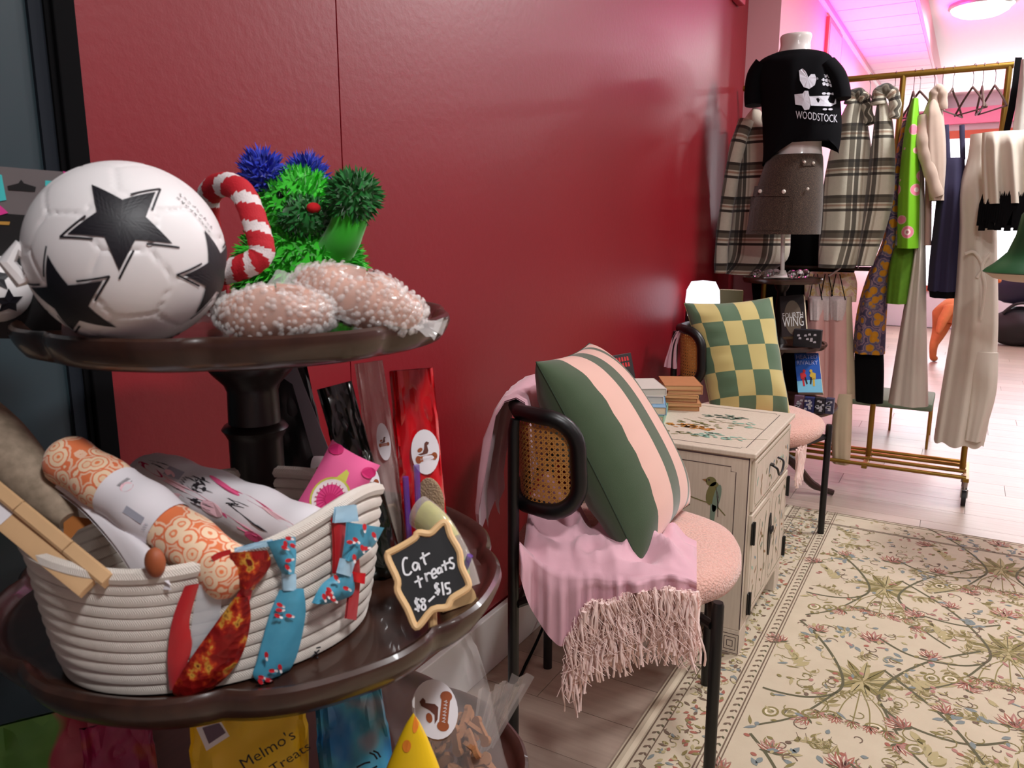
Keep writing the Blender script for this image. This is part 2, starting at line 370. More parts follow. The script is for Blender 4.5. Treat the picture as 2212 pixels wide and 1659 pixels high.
def burst(x, y):
    for k in range(13):
        a = pi/2+(k-6)*.48; L = .115-.035*abs(k-6)/6; leaf(x, y, a, L, .026, 0 if k % 2 else 5, .0004+.00002*k)
        stroke2d(rp, [(x+.02*cos(a), y+.02*sin(a)), (x+L*.9*cos(a), y+L*.9*sin(a))], .0022, RF(.0009), 4)
    for sx in (-1, 1):
        vine([(x+sx*.30, y+.36), (x+sx*.15, y+.20), (x+sx*.06, y+.03), (x+sx*.05, y-.08), (x+sx*.12, y-.15), (x+sx*.24, y-.16), (x+sx*.33, y-.10)], .0075, 4, .00015)
        vine([(x+sx*.05, y-.08), (x+sx*.12, y-.24), (x+sx*.2, y-.33)], .006, 4, .00014)
        for (dx, dy, s) in ((.15, .22, .055), (.235, .10, .06), (.10, -.24, .05)): flower(x+sx*dx, y+dy, atan2(dy, sx*dx)+.5*sx, s, 1)
        for k in range(4):
            xx = x+sx*(.05+.045*k); yy = y-.2-.02*k
            for rr, mi in ((.024, 0), (.017, 7), (.010, 5)): fill2d(rp, ell2d(xx, yy, rr, rr*.8, .4*k), RF(.0002+.0002*(.03-rr)*50), mi)
        for k in range(9):
            xx = x+sx*rnd.uniform(.03, .17); yy = y+.15+rnd.uniform(-.03, .12); leaf(xx, yy, rnd.uniform(0, 6.28), .03, .014, 3, .00035)
        for k in range(5): leaf(x+sx*(.14+.02*k), y+.03+.018*k, 2.2*sx+k*.3, .055, .02, 5, .00018)
    for k in range(5):
        xx = x+(k-2)*.028; vine([(x, y-.04), (xx, y-.12), (xx*1.0+(k-2)*.01, y-.2)], .003, 0); flower(xx+(k-2)*.01, y-.2, -pi/2+(k-2)*.2, .035, 6 if k % 2 else 0)
    flower(x, y+.24, pi/2, .07, 1)
def spray(x, y, a, s):
    pts = [(x+s*u*cos(a+.8*u), y+s*u*sin(a+.8*u)) for u in [k/6 for k in range(7)]]; stroke2d(rp, pts, .0026, RF(0), 0)
    for k in range(1, 7):
        for sd in (-1, 1): leaf(pts[k][0], pts[k][1], a+.8*k/6+sd*.9, s*.42*(1.1-k/9), s*.15, 5 if k % 2 else 0); stroke2d(rp, [pts[k], (pts[k][0]+s*.36*cos(a+.8*k/6+sd*.9), pts[k][1]+s*.36*sin(a+.8*k/6+sd*.9))], .0014, RF(0), 2)
for k in range(230): spray(rnd.uniform(.72, 2.3), rnd.uniform(.8, RY1-.2), rnd.uniform(0, 6.3), rnd.uniform(.05, .10))
for i in range(6):
    for j in range(-2, 4):
        bx0 = .92+.345*(i); by0 = 2.112+.642*j+(.371 if i % 2 else 0)
        if RY0+.1 < by0 < RY1-.1 and bx0 < RX1-.1: burst(bx0, by0)
for k in range(3000):
    xx = rnd.uniform(.70, 2.5); yy = rnd.uniform(.7, RY1-.04); q = rnd.random()
    if q < .45: curl(xx, yy, rnd.uniform(0, 6.3), rnd.uniform(.012, .03), rnd.choice((0, 0, 5, 2)), .0028)
    elif q < .8: leaf(xx, yy, rnd.uniform(0, 6.3), rnd.uniform(.015, .04), rnd.uniform(.006, .013), rnd.choice((5, 5, 0, 3, 1)), .00005)
    else: fill2d(rp, ell2d(xx, yy, .008, .006, rnd.random()*3, 8), RF(.00006), rnd.choice((1, 0, 2, 6)))
# borders
def bline(x, wd, mi): fill2d(rp, [(x-wd/2, RY0), (x+wd/2, RY0), (x+wd/2, RY1), (x-wd/2, RY1)], RF(.0001), mi)
for x, wd, mi in ((.468, .004, 2), (.486, .012, 7), (.498, .004, 2), (.525, .003, 2), (.628, .004, 2), (.636, .003, 2), (.668, .004, 2), (.676, .003, 2)): bline(x, wd, mi)
y = .6
while y < RY1-.03:
    for xx in (.512, .652):
        leaf(xx-.006, y, .9, .016, .007, 2, .0002); leaf(xx+.004, y+.014, -.9, .012, .006, rnd.choice((2, 4)), .0002)
    y += .03
for k in range(800):
    xx = rnd.uniform(.532, .618); yy = rnd.uniform(.7, RY1-.02)
    if k % 3 == 0: curl(xx, yy, rnd.uniform(0, 6.3), rnd.uniform(.008, .016), rnd.choice((0, 2, 5)), .0026)
    else: leaf(xx, yy, rnd.uniform(0, 6.3), rnd.uniform(.012, .028), .009, rnd.choice((5, 0, 3, 6, 2)), .0001)
for yy in (RY1-.012, RY1-.03, RY1-.15, RY1-.16): fill2d(rp, [(RX0, yy), (RX1, yy), (RX1, yy+.004), (RX0, yy+.004)], RF(.0002), 2)
tag(rp.build('rug_print', RC, RUG, False), kind='stuff')
# ================================================================== FOREGROUND TIERED TABLE
m, t = nmat('dark_mahogany', .3)
mp = t.new('ShaderNodeMapping'); t.link(t.obj(), mp.inputs[0]); mp.inputs['Scale'].default_value = (30, 4, 8)
t.link(t.mix(t.noise(2.5, 5, mp.outputs[0]), rgb(34, 17, 12), rgb(66, 38, 27)), t.b.inputs['Base Color']); t.b.inputs['Coat Weight'].default_value = .3
M_mah = m
M_mahd = mat('black_mahogany', (22, 12, 10), .35, var=.2)
TX, TY = .365, .602
Z1, Z2, Z3 = 1.098, .797, .47
def crust(phi, r, k=8):
    q = abs(sin(phi*k/2+.35)); return .945+.055*min(1, q**.55*1.15)
def tray(R, z, parent, sc):
    b = MB(); n = 192
    prof = [(.002, 0), (.5, 0), (.90, 0), (.93, .001), (.95, .006), (.965, .011), (.985, .0125), (1.0, .010), (1.005, .004), (.99, -.004), (.975, -.010), (.955, -.016), (.9, -.02), (.4, -.022), (.002, -.022)]
    rings = [[(TX+R*p*(1-(1-crust(2*pi*j/n, 0))*min(1, p)**4)*cos(2*pi*j/n), TY+R*p*(1-(1-crust(2*pi*j/n, 0))*min(1, p)**4)*sin(2*pi*j/n), z+h*sc) for j in range(n)] for p, h in prof[::-1]]
    b.loft(rings); return b.build('tray', M_mah, parent)
TT = thing('tiered_table', 'dark mahogany three-tier table with scalloped trays, nearest the camera', 'table', loc=(0, 0, 0))
tag(tray(.226, Z1, TT, 1), 'top scalloped tray'); tag(tray(.282, Z2, TT, 1.2), 'middle scalloped tray'); tag(tray(.335, Z3, TT, 1.2), 'bottom scalloped tray')
def column(z0, z1):
    h = z1-z0; b = MB()
    pr = [(.001, 0), (.062, 0), (.062, .012), (.045, .02), (.05, .035), (.032, .05), (.026, .08), (.03, h*.45), (.03, h*.6), (.034, h*.63), (.037, h*.645), (.034, h*.66), (.029, h*.67), (.028, h*.80), (.031, h*.83), (.044, h*.88), (.05, h*.91), (.05, h-.001), (.001, h)]
    b.lathe(pr, (TX, TY, z0), 28); b.build('column', M_mahd, TT)
column(Z2, Z1-.022); column(Z3, Z2-.026)
b = MB(); b.lathe([(.001, 0), (.04, 0), (.035, .1), (.05, .2), (.03, .25), (.045, .3), (.04, Z3-.026-.13), (.001, Z3-.156)], (TX, TY, .13), 24); b.build('column', M_mahd, TT)
for k in range(3):
    a = radians(30+120*k); b = MB()
    b.tube(spline([(TX+.03*cos(a), TY+.03*sin(a), .25), (TX+.12*cos(a), TY+.12*sin(a), .22), (TX+.20*cos(a), TY+.2*sin(a), .08), (TX+.285*cos(a), TY+.285*sin(a), .021+(.008 if k == 0 else 0))], 6), [.03]*6+[.026]*6+[.022]*6+[.02], 10)
    b.build('leg', M_mahd, TT)

# ---------------------------------------------------------------- soccer ball toy with stars
M_ballw = mat('white_ball_vinyl', (228, 224, 224), .42, var=.03, vscale=30)
M_ink = mat('navy_black_ink', (14, 12, 22), .5)
M_seam = mat('grey_seam', (168, 162, 160), .7)
BR = .0825; BC = ony(277, 548, .437); BC[2] = Z1+BR*.97
B0 = thing('soccer_ball', 'white plush soccer ball with black stars on the top tray', 'ball', loc=tuple(BC))
RR = unit(_R); FFW = unit(BC-CAM); UP = unit(np.cross(RR, FFW)); RR = np.cross(FFW, UP)
def bdir(px, py):
    dx = (px-277)/222.0; dy = -(py-548)/198.0; q = min(.98, dx*dx+dy*dy)
    return unit(RR*dx+UP*dy-FFW*sqrt(1-q))
d1 = bdir(268, 482); d2 = bdir(172, 640); CUS = [(bdir(268, 482), .10), (bdir(148, 642), 3.05), (bdir(464, 588), .25)]
ang = math.acos(1/sqrt(5)); e2 = unit(d2-d1*np.dot(d1, d2))
def pole(k): 
    s = unit(np.cross(d1, e2)); return d1*cos(ang)+sin(ang)*(e2*cos(k*2*pi/5)+s*sin(k*2*pi/5))
ico = [d1]+[pole(k) for k in range(5)]; ico += [-p for p in ico]
faces3 = [(i, j, k) for i in range(12) for j in range(i) for k in range(j) if np.dot(ico[i], ico[j]) > .4 and np.dot(ico[j], ico[k]) > .4 and np.dot(ico[i], ico[k]) > .4]
hexc = [unit(ico[i]+ico[j]+ico[k]) for i, j, k in faces3]
tv = {}
cells = [(c_, .945) for c_ in ico]+[(c_, 1.0) for c_ in hexc]
pcs = np.array([c_ for c_, _ in cells]); pw = np.array([math.acos(.94)]*12+[math.acos(.934)]*20)
def seam(d):
    a = np.arccos(np.clip(pcs@d, -1, 1))/np.array([.365]*12+[.42]*20); a.sort(); g_ = a[1]-a[0]
    return 1-.020*exp(-(g_/.06)**2)
bm = bmesh.new(); bmesh.ops.create_icosphere(bm, subdivisions=6, radius=1); bm.verts.index_update()
b = MB(); vs = []
for v in bm.verts:
    dd = np.array(v.co[:]); vs.append(dd*BR*seam(dd)*np.array([1, 1, .98]))
def smi(f):
    d = np.array(f.calc_center_median()[:]); d = unit(d); a = np.arccos(np.clip(pcs@d, -1, 1))/np.array([.365]*12+[.42]*20); a.sort(); return 0
b.add(vs, [tuple(v.index for v in f.verts) for f in bm.faces], [smi(f) for f in bm.faces]); bm.free()
b.build('ball_cover', [M_ballw, M_seam], B0)
st = MB()
def onball(c0, ex, ey, x, y, off=.0009):
    r = sqrt(x*x+y*y); 
    if r < 1e-9: d = c0
    else: d = c0*cos(r)+sin(r)*(ex*x/r+ey*y/r)
    return d*(BR+off)*np.array([1, 1, .98])
stars = [(c_, a_) for c_, a_ in CUS]+[(c_, 0) for c_ in ico if np.dot(c_, -FFW) < .02]
for ci, (c0, rot_) in enumerate(stars):
    ex = unit(np.cross(c0, hexc[3] if abs(np.dot(c0, hexc[3])) < .95 else hexc[7]))
    ey = unit(-UP-c0*np.dot(-UP, c0)); ex = np.cross(ey, c0); ey, ex = ey*cos(rot_)+ex*sin(rot_), ex*cos(rot_)-ey*sin(rot_)
    def star(ro, ri, k0=0):
        return [((ro if i % 2 == 0 else ri)*sin(pi*i/5+k0), (ro if i % 2 == 0 else ri)*cos(pi*i/5+k0)) for i in range(10)]
    k0 = 0; S1 = star(.50, .225, k0); sub = []
    # star fill as fan with subdivisions so it follows the sphere
    for i in range(10):
        p, q = np.array(S1[i]), np.array(S1[(i+1) % 10])
        for u in range(6):
            r0, r1 = u/6, (u+1)/6
            for v_ in range(4):
                a0 = p+(q-p)*v_/4; a1 = p+(q-p)*(v_+1)/4
                st.add([onball(c0, ex, ey, *(a0*r0)), onball(c0, ex, ey, *(a0*r1)), onball(c0, ex, ey, *(a1*r1)), onball(c0, ex, ey, *(a1*r0))], [(0, 1, 2, 3)], 0)
    S2 = star(.58, .262, k0)
    for i in (1, 2, 5, 6, 8, 9):
        p, q = np.array(S2[i]), np.array(S2[(i+1) % 10]); L = [p+(q-p)*(k/6*.8+(.0 if i % 2 == 0 else .2)) for k in range(7)]
        nrm = unit([-(q-p)[1], (q-p)[0]])*.010
        for k in range(6): st.add([onball(c0, ex, ey, *(L[k]+nrm)), onball(c0, ex, ey, *(L[k]-nrm)), onball(c0, ex, ey, *(L[k+1]-nrm)), onball(c0, ex, ey, *(L[k+1]+nrm))], [(0, 1, 2, 3)], 0)
# tiny handwritten line on the upper right
wd = bdir(425, 455); wx = unit(RR*.75-UP*.55); wx = unit(wx-wd*np.dot(wx, wd)); wy = np.cross(wd, wx); rn = random.Random(2)
for row in (0, 1):
    x = -.22
    while x < .22:
        pts = [(x+.012*k, row*-.085+.02*rn.uniform(-1, 1)+.012*(k % 2)) for k in range(4)]
        for k in range(3):
            p, q = np.array(pts[k]), np.array(pts[k+1]); nr = unit([-(q-p)[1], (q-p)[0]])*.0035
            st.add([onball(wd, wx, wy, *(p+nr)), onball(wd, wx, wy, *(p-nr)), onball(wd, wx, wy, *(q-nr)), onball(wd, wx, wy, *(q+nr))], [(0, 1, 2, 3)], 0)
        x += .055
tag(st.build('star_print', [M_ink], B0, False), 'black stars')
b = MB(); q = bdir(60, 560)*BR*1.0; b.tube([q*.9, q*1.02+UP*.01, q*1.12, q*1.02-UP*.016, q*.9-UP*.012], .007, 8); b.build('fabric_loop', M_ballw, B0)

# ---------------------------------------------------------------- packaged toy at the left
M_grey = mat('grey_header_card', (112, 104, 104), .5); M_blk = mat('black_card', (16, 15, 16), .5)
M_teal = mat('teal_print', (70, 200, 200), .5); M_mag = mat('magenta_print', (226, 60, 150), .5); M_gold = mat('gold_print', (190, 140, 60), .5)
pn = -unit(np.append(_fh[:2], 0)*.8+_R*-.35); PP = ony(60, 560, .44)
def q_(x, y, off=0): return onp(x, y, PP, pn)+pn*off
T = thing('toy_package', 'grey and black hang card with a small black and white ball, behind the soccer ball', 'toy package')
b = MB(); b.poly([q_(-90, 352), q_(148, 372), q_(140, 470), q_(-90, 455)], pn, -.002); b.build('header_card', M_grey, T, False)
b = MB(); b.poly([q_(-90, 455), q_(140, 470), q_(132, 733), q_(-90, 730)], pn, -.002); b.build('card_back', M_blk, T, False)
b = MB(); b.poly([q_(16, 402, .0005), q_(40, 396, .0005), q_(46, 388, .0005), q_(52, 396, .0005), q_(78, 404, .0005), q_(76, 414, .0005), q_(18, 410, .0005)], pn, .0004); b.build('hang_hole', M_blk, T, False)
b = MB()
for P4, mi in (([(-6, 375), (4, 378), (14, 432), (-6, 436)], 0), ([(98, 390), (128, 392), (126, 404), (98, 402)], 0), ([(100, 408), (118, 409), (117, 416), (100, 415)], 0), ([(136, 370), (152, 373), (148, 386), (140, 382)], 1), ([(-4, 440), (10, 452), (18, 460), (-4, 466)], 1), ([(-4, 478), (22, 479), (20, 486), (-4, 485)], 2)):
    b.poly([q_(x, y, .0006) for x, y in P4], pn, .0004, mi)
b.build('card_print', [M_teal, M_mag, M_gold], T, False)
b = MB(); cc = q_(-8, 622, .012); b.ball(cc, .033, 24, 14)
b.build('mini_ball', M_ballw, T)
b = MB(); ff = unit(CAM-cc)
for dx, dy in ((.004, .012), (.02, -.02), (-.02, -.004)):
    c0 = unit(ff*.034+_R*dx+np.array([0, 0, 1])*dy); ex = unit(np.cross(c0, [0, 0, 1])); ey = np.cross(ex, c0)
    b.add([cc+(c0*cos(r_)+(ex*sin(a_)+ey*cos(a_))*sin(r_))*.0338 for a_, r_ in [(pi*i/5, .42 if i % 2 == 0 else .2) for i in range(10)]]+[cc+c0*.0338], [(i, (i+1) % 10, 10) for i in range(10)])
b.build('mini_star_print', M_ink, T, False)

# ---------------------------------------------------------------- candy striped rope toy
M_cred = mat('red_knit', (186, 16, 34), .75, bump=.3, bscale=600); M_cwht = mat('white_knit', (226, 214, 214), .75, bump=.3, bscale=600)
pts = [ony(x, y, Y) for x, y, Y in ((470, 700, .60), (462, 560, .585), (448, 460, .57), (455, 415, .562), (486, 398, .556), (522, 415, .55), (544, 460, .548), (560, 510, .546), (566, 545, .545), (548, 566, .54), (515, 580, .535), (480, 590, .53))]
pts[0][2] = Z1+.013
path = spline(pts, 10); n = 20; rings = []; ref = np.array([1., 0, 0]); mb = MB()
for i, p in enumerate(path):
    tt = unit(path[min(i+1, len(path)-1)]-path[max(i-1, 0)]); a = unit(ref-tt*np.dot(ref, tt)); bb_ = np.cross(tt, a); ref = a
    rings.append([p+(a*cos(2*pi*j/n)+bb_*sin(2*pi*j/n))*.0125*(.94+.06*abs(cos((j/n+i*.085)*2*pi))) for j in range(n)])
mb.loft(rings, mi=lambda i, j: 1 if ((j/n+i*.085) % 1.0) < .36 else 0)
tag(mb.build('striped_rope_toy', [M_cred, M_cwht]), 'red and white candy striped rope toy hooked between ball and green plush', 'rope toy')

# ---------------------------------------------------------------- shaggy green plush (plain stand-in)
M_gr = mat('lime_green_fur', (52, 196, 34), .9, var=.12, vscale=40, sheen=.4); M_gd = mat('dark_green_fur', (10, 110, 34), .9, var=.15, sheen=.4)
M_bl = mat('cobalt_blue_fur', (40, 62, 196), .9, var=.12, sheen=.3); M_bead = mat('black_bead', (8, 8, 10), .12); M_felt = mat('red_felt', (206, 22, 30), .9)
def fur(mb, c, r, n, L, mi=0, wd=.0022, mask=None, rn=random.Random(5), droop=.3):
    k = 0
    while k < n:
        d = unit([rn.gauss(0, 1) for _ in range(3)])
        if mask and not mask(d): continue
        k += 1; p = np.array(c)+d*np.array(r); nn_ = unit(d/np.array(r)); tg = unit(np.cross(nn_, [rn.gauss(0, 1) for _ in range(3)]))
        tip = p+nn_*L*rn.uniform(.6, 1.1)+tg*L*.45+np.array([0, 0, -L*droop]); s2 = np.cross(nn_, tg)*wd; p = p-nn_*.002
        mid = (p+tip)/2+nn_*L*.12
        mb.add([p-s2, p+s2, mid+s2*.7, mid-s2*.7, tip], [(0, 1, 2, 3), (3, 2, 4)], mi)
PC = ony(650, 600, .705); PC[2] = Z1+.050
PL = thing('green_plush', 'shaggy lime green plush toy with blue ears behind the bubble wrapped parcels', 'plush toy')
X_ = unit(_R*.85+_fh*-.5); Y_ = np.cross([0, 0, 1], X_)
def pl_(a, bq, cq): return PC+X_*a+Y_*bq+np.array([0, 0, cq])
b = MB(); b.ball(PC, (.074, .066, .068), 28, 18); b.build('body', M_gr, PL)
b = MB(); fur(b, PC, (.074, .066, .068), 2600, .017); tag(b.build('body_fur', M_gr, PL), kind='stuff')
HC = pl_(-.004, 0, .074)
b = MB(); b.ball(HC, (.052, .050, .046), 28, 18); b.build('head', M_gr, PL)
b = MB(); fur(b, HC, (.052, .05, .046), 1500, .013, droop=.1); tag(b.build('head_fur', M_gr, PL), kind='stuff')
mz = pl_(.042, -.030, .066)
b = MB(); b.ball(mz, (.026, .026, .021), 20, 12); fur(b, mz, (.026, .026, .021), 420, .008, droop=0); b.build('muzzle', M_gd, PL)
b = MB(); b.ball(mz+X_*.024+Y_*-.010+V(0, 0, .010), (.008, .008, .006), 14, 8); b.build('nose', M_felt, PL)
for dx, dy in ((.046, .005), (.020, -.040)):
    b = MB(); b.ball(HC+X_*dx+Y_*dy+V(0, 0, .017), .0055, 14, 8); b.build('eye', M_bead, PL)
for s in (-1, 1):
    ec = HC+Y_*(.036*s)+X_*-.012+V(0, 0, .04)
    b = MB(); b.ball(ec, (.018, .018, .022), 16, 10); fur(b, ec, (.018, .018, .022), 420, .014, droop=-.2); b.build('ear', M_bl, PL)
for s in (-1,):
    pa_ = spline([pl_(.05, .0, .02), pl_(.082, -.01, .045), pl_(.098, -.01, .075)], 5); b = MB(); b.tube(pa_, [.024, .024, .023, .022, .021, .021, .02, .02, .02, .018, .015], 14); b.build('arm', M_gr, PL)
    pq_ = pl_(.10, -.01, .088); b = MB(); b.ball(pq_, (.024, .024, .024), 16, 10); fur(b, pq_, (.024, .024, .024), 520, .012, droop=0); b.build('paw', M_gd, PL)
for s in (-1, 1):
    pc_ = pl_(.055, .05*s, -.045); b = MB(); b.ball(pc_, (.028, .028, .020), 16, 10); fur(b, pc_, (.028, .028, .02), 420, .012); b.build('foot', M_gd, PL)
b = MB(); q = pl_(.085, .03, .0); b.poly([q, q+X_*.014+V(0, 0, -.03), q+X_*.02+V(0, 0, -.028), q+X_*.006+V(0, 0, .004)], Y_, .001); b.build('toy_tag', M_blk, PL, False)

# ---------------------------------------------------------------- bubble wrapped parcels
M_tan = mat('tan_parcel', (188, 112, 66), .55, var=.55, vscale=38)
m, t = nmat('clear_bubble_film', .08); t.b.inputs['Base Color'].default_value = (1, .98, .96, 1); t.b.inputs['Alpha'].default_value = .26; t.b.inputs['Specular IOR Level'].default_value = .9; M_bub = m
def parcel(label, c, L, W, H, rz, tilt, seed):
    rn = random.Random(seed); T = thing('bubble_parcel', label, 'parcel', 'bubble wrapped parcels')
    Mx = Matrix.Translation(c) @ Matrix.Rotation(rz, 4, 'Z') @ Matrix.Rotation(tilt, 4, 'Y')
    def surf(a, bq, k=1.0):
        ca, sa, cb_, sb = cos(a), sin(a), cos(bq), sin(bq); sg = lambda v, e: (1 if v >= 0 else -1)*abs(v)**e
        lump = 1+.10*sin(3*a+seed)+.10*sin(2*bq*2+seed*2)*cos(a*2)+.08*sin(5*a+3*bq+seed)+.05*sin(11*a-4*bq)+.07*mnoise.noise(Vector((3*ca*cb_+seed, 3*sa*cb_, 3*sb)))
        return V(L*k*sg(cb_, .7)*sg(ca, .75), W*k*sg(cb_, .7)*sg(sa, .75), H*k*sg(sb, .8)*lump)
    def grid_(k, n=40, mm=20): return [[tuple(Mx @ Vector(surf(2*pi*j/n, -pi/2+pi*(i+.02)/(mm+.04), k))) for j in range(n)] for i in range(mm+1)]
    b = MB(); b.loft(grid_(.93)); b.build('parcel_core', M_tan, T)
    b = MB(); b.loft(grid_(.985)); b.build('film', M_bub, T)
    b = MB(); sp_ = .0060; nb = int(pi*W/2*1.7/sp_)
    for i in range(1, nb):
        bq = -pi/2+pi*i/nb; circ = 2*pi*L*.82*max(.15, cos(bq)**.7); nj = max(5, int(circ/sp_))
        for j in range(nj):
            a = 2*pi*(j+.5*(i % 2)+rn.uniform(-.32, .32))/nj; bj = bq+rn.uniform(-.4, .4)*pi/nb; kk = .975+.03*rn.random(); p = surf(a, bj, kk); p2 = surf(a, bj, kk+.05)
            r = .0032*rn.uniform(.6, 1.3); nrm = unit(p2-p); tx = unit(np.cross(nrm, [0.1, .2, 1])); ty = np.cross(nrm, tx)
            R1 = [p+(tx*cos(u)+ty*sin(u))*r for u in [k*pi/3 for k in range(6)]]; R2 = [p+nrm*r*.6+(tx*cos(u)+ty*sin(u))*r*.72 for u in [k*pi/3 for k in range(6)]]
            vv = [tuple(Mx @ Vector(q)) for q in R1+R2+[p+nrm*r*.85]]
            b.add(vv, [(k, (k+1) % 6, 6+(k+1) % 6, 6+k) for k in range(6)]+[(6+k, 6+(k+1) % 6, 12) for k in range(6)])
    tag(b.build('bubbles', M_bub, T, angle=80), kind='stuff')
    for s in (-1, 1):
        b = MB(); P = [[tuple(Mx @ Vector((s*(L*.93+.022*u), W*(.75-.1*u)*(v*2-1), .006*sin(9*v+seed)*(.5+u)+.003*rn.uniform(-1, 1)-H*.1))) for v in [k/12 for k in range(13)]] for u in (0, .33, .66, 1)]
        b.grid(P); b.build('film_end', M_bub, T)
parcel('bubble wrapped tan parcel beside the soccer ball, lying flat', tuple(ony(598, 676, .53)*V(1, 1, 0)+V(0, 0, Z1+.024)), .058, .038, .024, radians(32), 0, 1)
parcel('bubble wrapped tan parcel leaning on the tray rim, in front of the green plush', tuple(ony(778, 655, .60)+V(0, 0, .004)), .070, .042, .026, radians(24), radians(17), 4)
# ---------------------------------------------------------------- rope basket on the middle tray
BKC = V(.436, .486, 0); BT = unit([.52, .854, 0]); BS = unit([.854, -.52, 0])
BZ0, BZ1 = Z2+.002, Z2+.134
def bk_axes(z):
    k = min(1, max(0, (z-BZ0)/(BZ1-BZ0))); e = k**.6; return .138+.024*e, .100+.012*e
def bk_rim(phi): return BZ1-.008*exp(-((phi % (2*pi)-2.2)/.6)**2)+.018*exp(-((phi % (2*pi)-.75)/.5)**2)-.004*cos(3*phi+.8)
def bk(phi, z, off=0):
    a, bq = bk_axes(z); return BKC+BT*((a+off)*cos(phi))+BS*((bq+off)*sin(phi))+V(0, 0, z)
def on_basket(px, py, off=.004):
    r = unit(ray(px, py)); best = None
    for i in range(600):
        p = CAM+r*(.35+i*.001); q = p-BKC; a, bq = bk_axes(p[2]); f = (np.dot(q, BT)/(a+off))**2+(np.dot(q, BS)/(bq+off))**2
        if best is None or f < best[0]: best = (f, p)
        if f <= 1 and BZ0 <= p[2]: return p
    return best[1]
m, t = nmat('white_cotton_rope', .9, .2)
u, ux, vx = t.uv(); mp = t.new('ShaderNodeMapping'); t.link(u, mp.inputs[0]); mp.inputs['Scale'].default_value = (160, 14, 1); mp.inputs['Rotation'].default_value = (0, 0, .35)
wv = t.new('ShaderNodeTexWave'); wv.inputs['Scale'].default_value = 1.0; wv.inputs['Distortion'].default_value = 2.5; t.link(mp.outputs[0], wv.inputs[0])
t.link(t.mix(t.noise(40, 3, t.obj()), rgb(206, 194, 182), rgb(232, 224, 214)), t.b.inputs['Base Color']); t.bump(wv.outputs[1], .35, .004); M_rope = m
BK = thing('rope_basket', 'white coiled cotton rope basket of pet toys on the middle tray', 'basket')
NCO = 11; n = 120
for k in range(NCO):
    b = MB(); rings = []; uvs = []; rr = .0068
    for j in range(n+1):
        phi = 2*pi*j/n; zt = bk_rim(phi); z = BZ0+.006+(zt-BZ0-.012)*(k/(NCO-1)); c = bk(phi, z); o_ = unit(bk(phi, z, .01)-c)
        rings.append([c+o_*rr*cos(2*pi*i/8)*(.72 if k < NCO-1 else 1.0)+V(0, 0, 1)*rr*(.98 if k < NCO-1 else 1.05)*sin(2*pi*i/8) for i in range(8)]); uvs.append([(j/n, i/8) for i in range(8)])
    b.grid(rings, uv=uvs, closed=True); b.build('rope_coil', M_rope, BK)
b = MB(); b.add([bk(2*pi*j/60, BZ0+.004, -.004) for j in range(60)]+[bk(2*pi*j/60, BZ0-.0015, -.004) for j in range(60)], [tuple(range(60)), tuple(range(60, 120))[::-1]]+[(j, (j+1) % 60+0, 60+(j+1) % 60, 60+j) for j in range(60)]); b.build('basket_bottom', M_rope, BK)
b = MB()
for pts in ([(672, 1420), (690, 1404)], [(676, 1426), (686, 1420)], [(680, 1408), (686, 1414)], [(684, 1400), (692, 1398)]):
    q = [on_basket(x, y, .0095) for x, y in pts]; b.tube(q, .0008, 6)
b.build('stitched_mark', M_ink, BK)

# --- contents
def roll(name, label, cat, P0, P1, r, m, band=None, seed=0, tip=True):
    T = thing(name, label, cat); P0, P1 = np.array(P0), np.array(P1); N = 40; L = np.linalg.norm(P1-P0)
    path = [P0+(P1-P0)*i/N+V(0, 0, .004*sin(pi*i/N)) for i in range(N+1)]
    rad = [r*min(1, sqrt(max(0, 1-max(0, 1-(i/N*L)/(r*1.3))**2))+.06)*(1+.05*sin(i*.7+seed))*min(1, sqrt(max(0, 1-max(0, 1-((1-i/N)*L)/(r*1.0))**2))+.06) for i in range(N+1)]
    b = MB(); b.tube(path, rad, 24); b.build('fabric_roll', m, T)
    if band:
        i0, i1 = int(band[0]*N), int(band[1]*N); b = MB(); b.tube(path[i0:i1+1], [q*1.03+.0006 for q in rad[i0:i1+1]], 28, caps=False); b.build('paper_band', M_paper, T)
        ax = unit(P1-P0); side = unit(np.cross(ax, [0, 0, 1])); upv = np.cross(side, ax)
        vd = unit(CAM-(P0+P1)/2); ph0 = atan2(np.dot(vd, upv), np.dot(vd, side))
        def fn(x, y): # x along axis (0..1 in band), y angle
            i = i0+x*(i1-i0); k = int(min(max(i, 0), N-1)); p = path[k]+(path[k+1]-path[k])*(i-k); rr = rad[min(k, N)]*1.03+.0011; a = ph0+y
            return p+(side*cos(a)+upv*sin(a))*rr
        return T, fn
    return T, None
M_paper = mat('white_paper', (226, 220, 224), .6, var=.02)
m, t = nmat('orange_floral_cloth', .85, .2)
vo = t.new('ShaderNodeTexVoronoi'); vo.inputs['Scale'].default_value = 62; t.link(t.obj(), vo.inputs['Vector'])
ad = t.math('ADD', vo.outputs['Distance'], t.math('MULTIPLY', t.noise(160, 3, t.obj()), .16))
t.link(t.ramp(ad, [(0, rgb(226, 120, 70)), (.22, rgb(232, 196, 160)), (.36, rgb(226, 128, 84)), (.42, rgb(236, 206, 172)), (.62, rgb(222, 112, 66)), (.7, rgb(234, 190, 160)), (.8, rgb(222, 116, 66))], True), t.b.inputs['Base Color']); M_orf = m
T, fn = roll('orange_toy_roll', 'orange floral fabric roll toy with white paper band in the basket', 'pet toy', ony(118, 975, .40), ony(530, 1262, .425), .0240, M_orf, (.36, .64))
b = MB(); fill2d(b, [(.55, -.45), (.86, -.45), (.86, -.2), (.55, -.2)], fn, 0)
for k in range(7): stroke2d(b, [(.2, .15+k*.07), (.26, .17+k*.07), (.2, .2+k*.07), (.25, .21+k*.07)], .012, fn, 1)
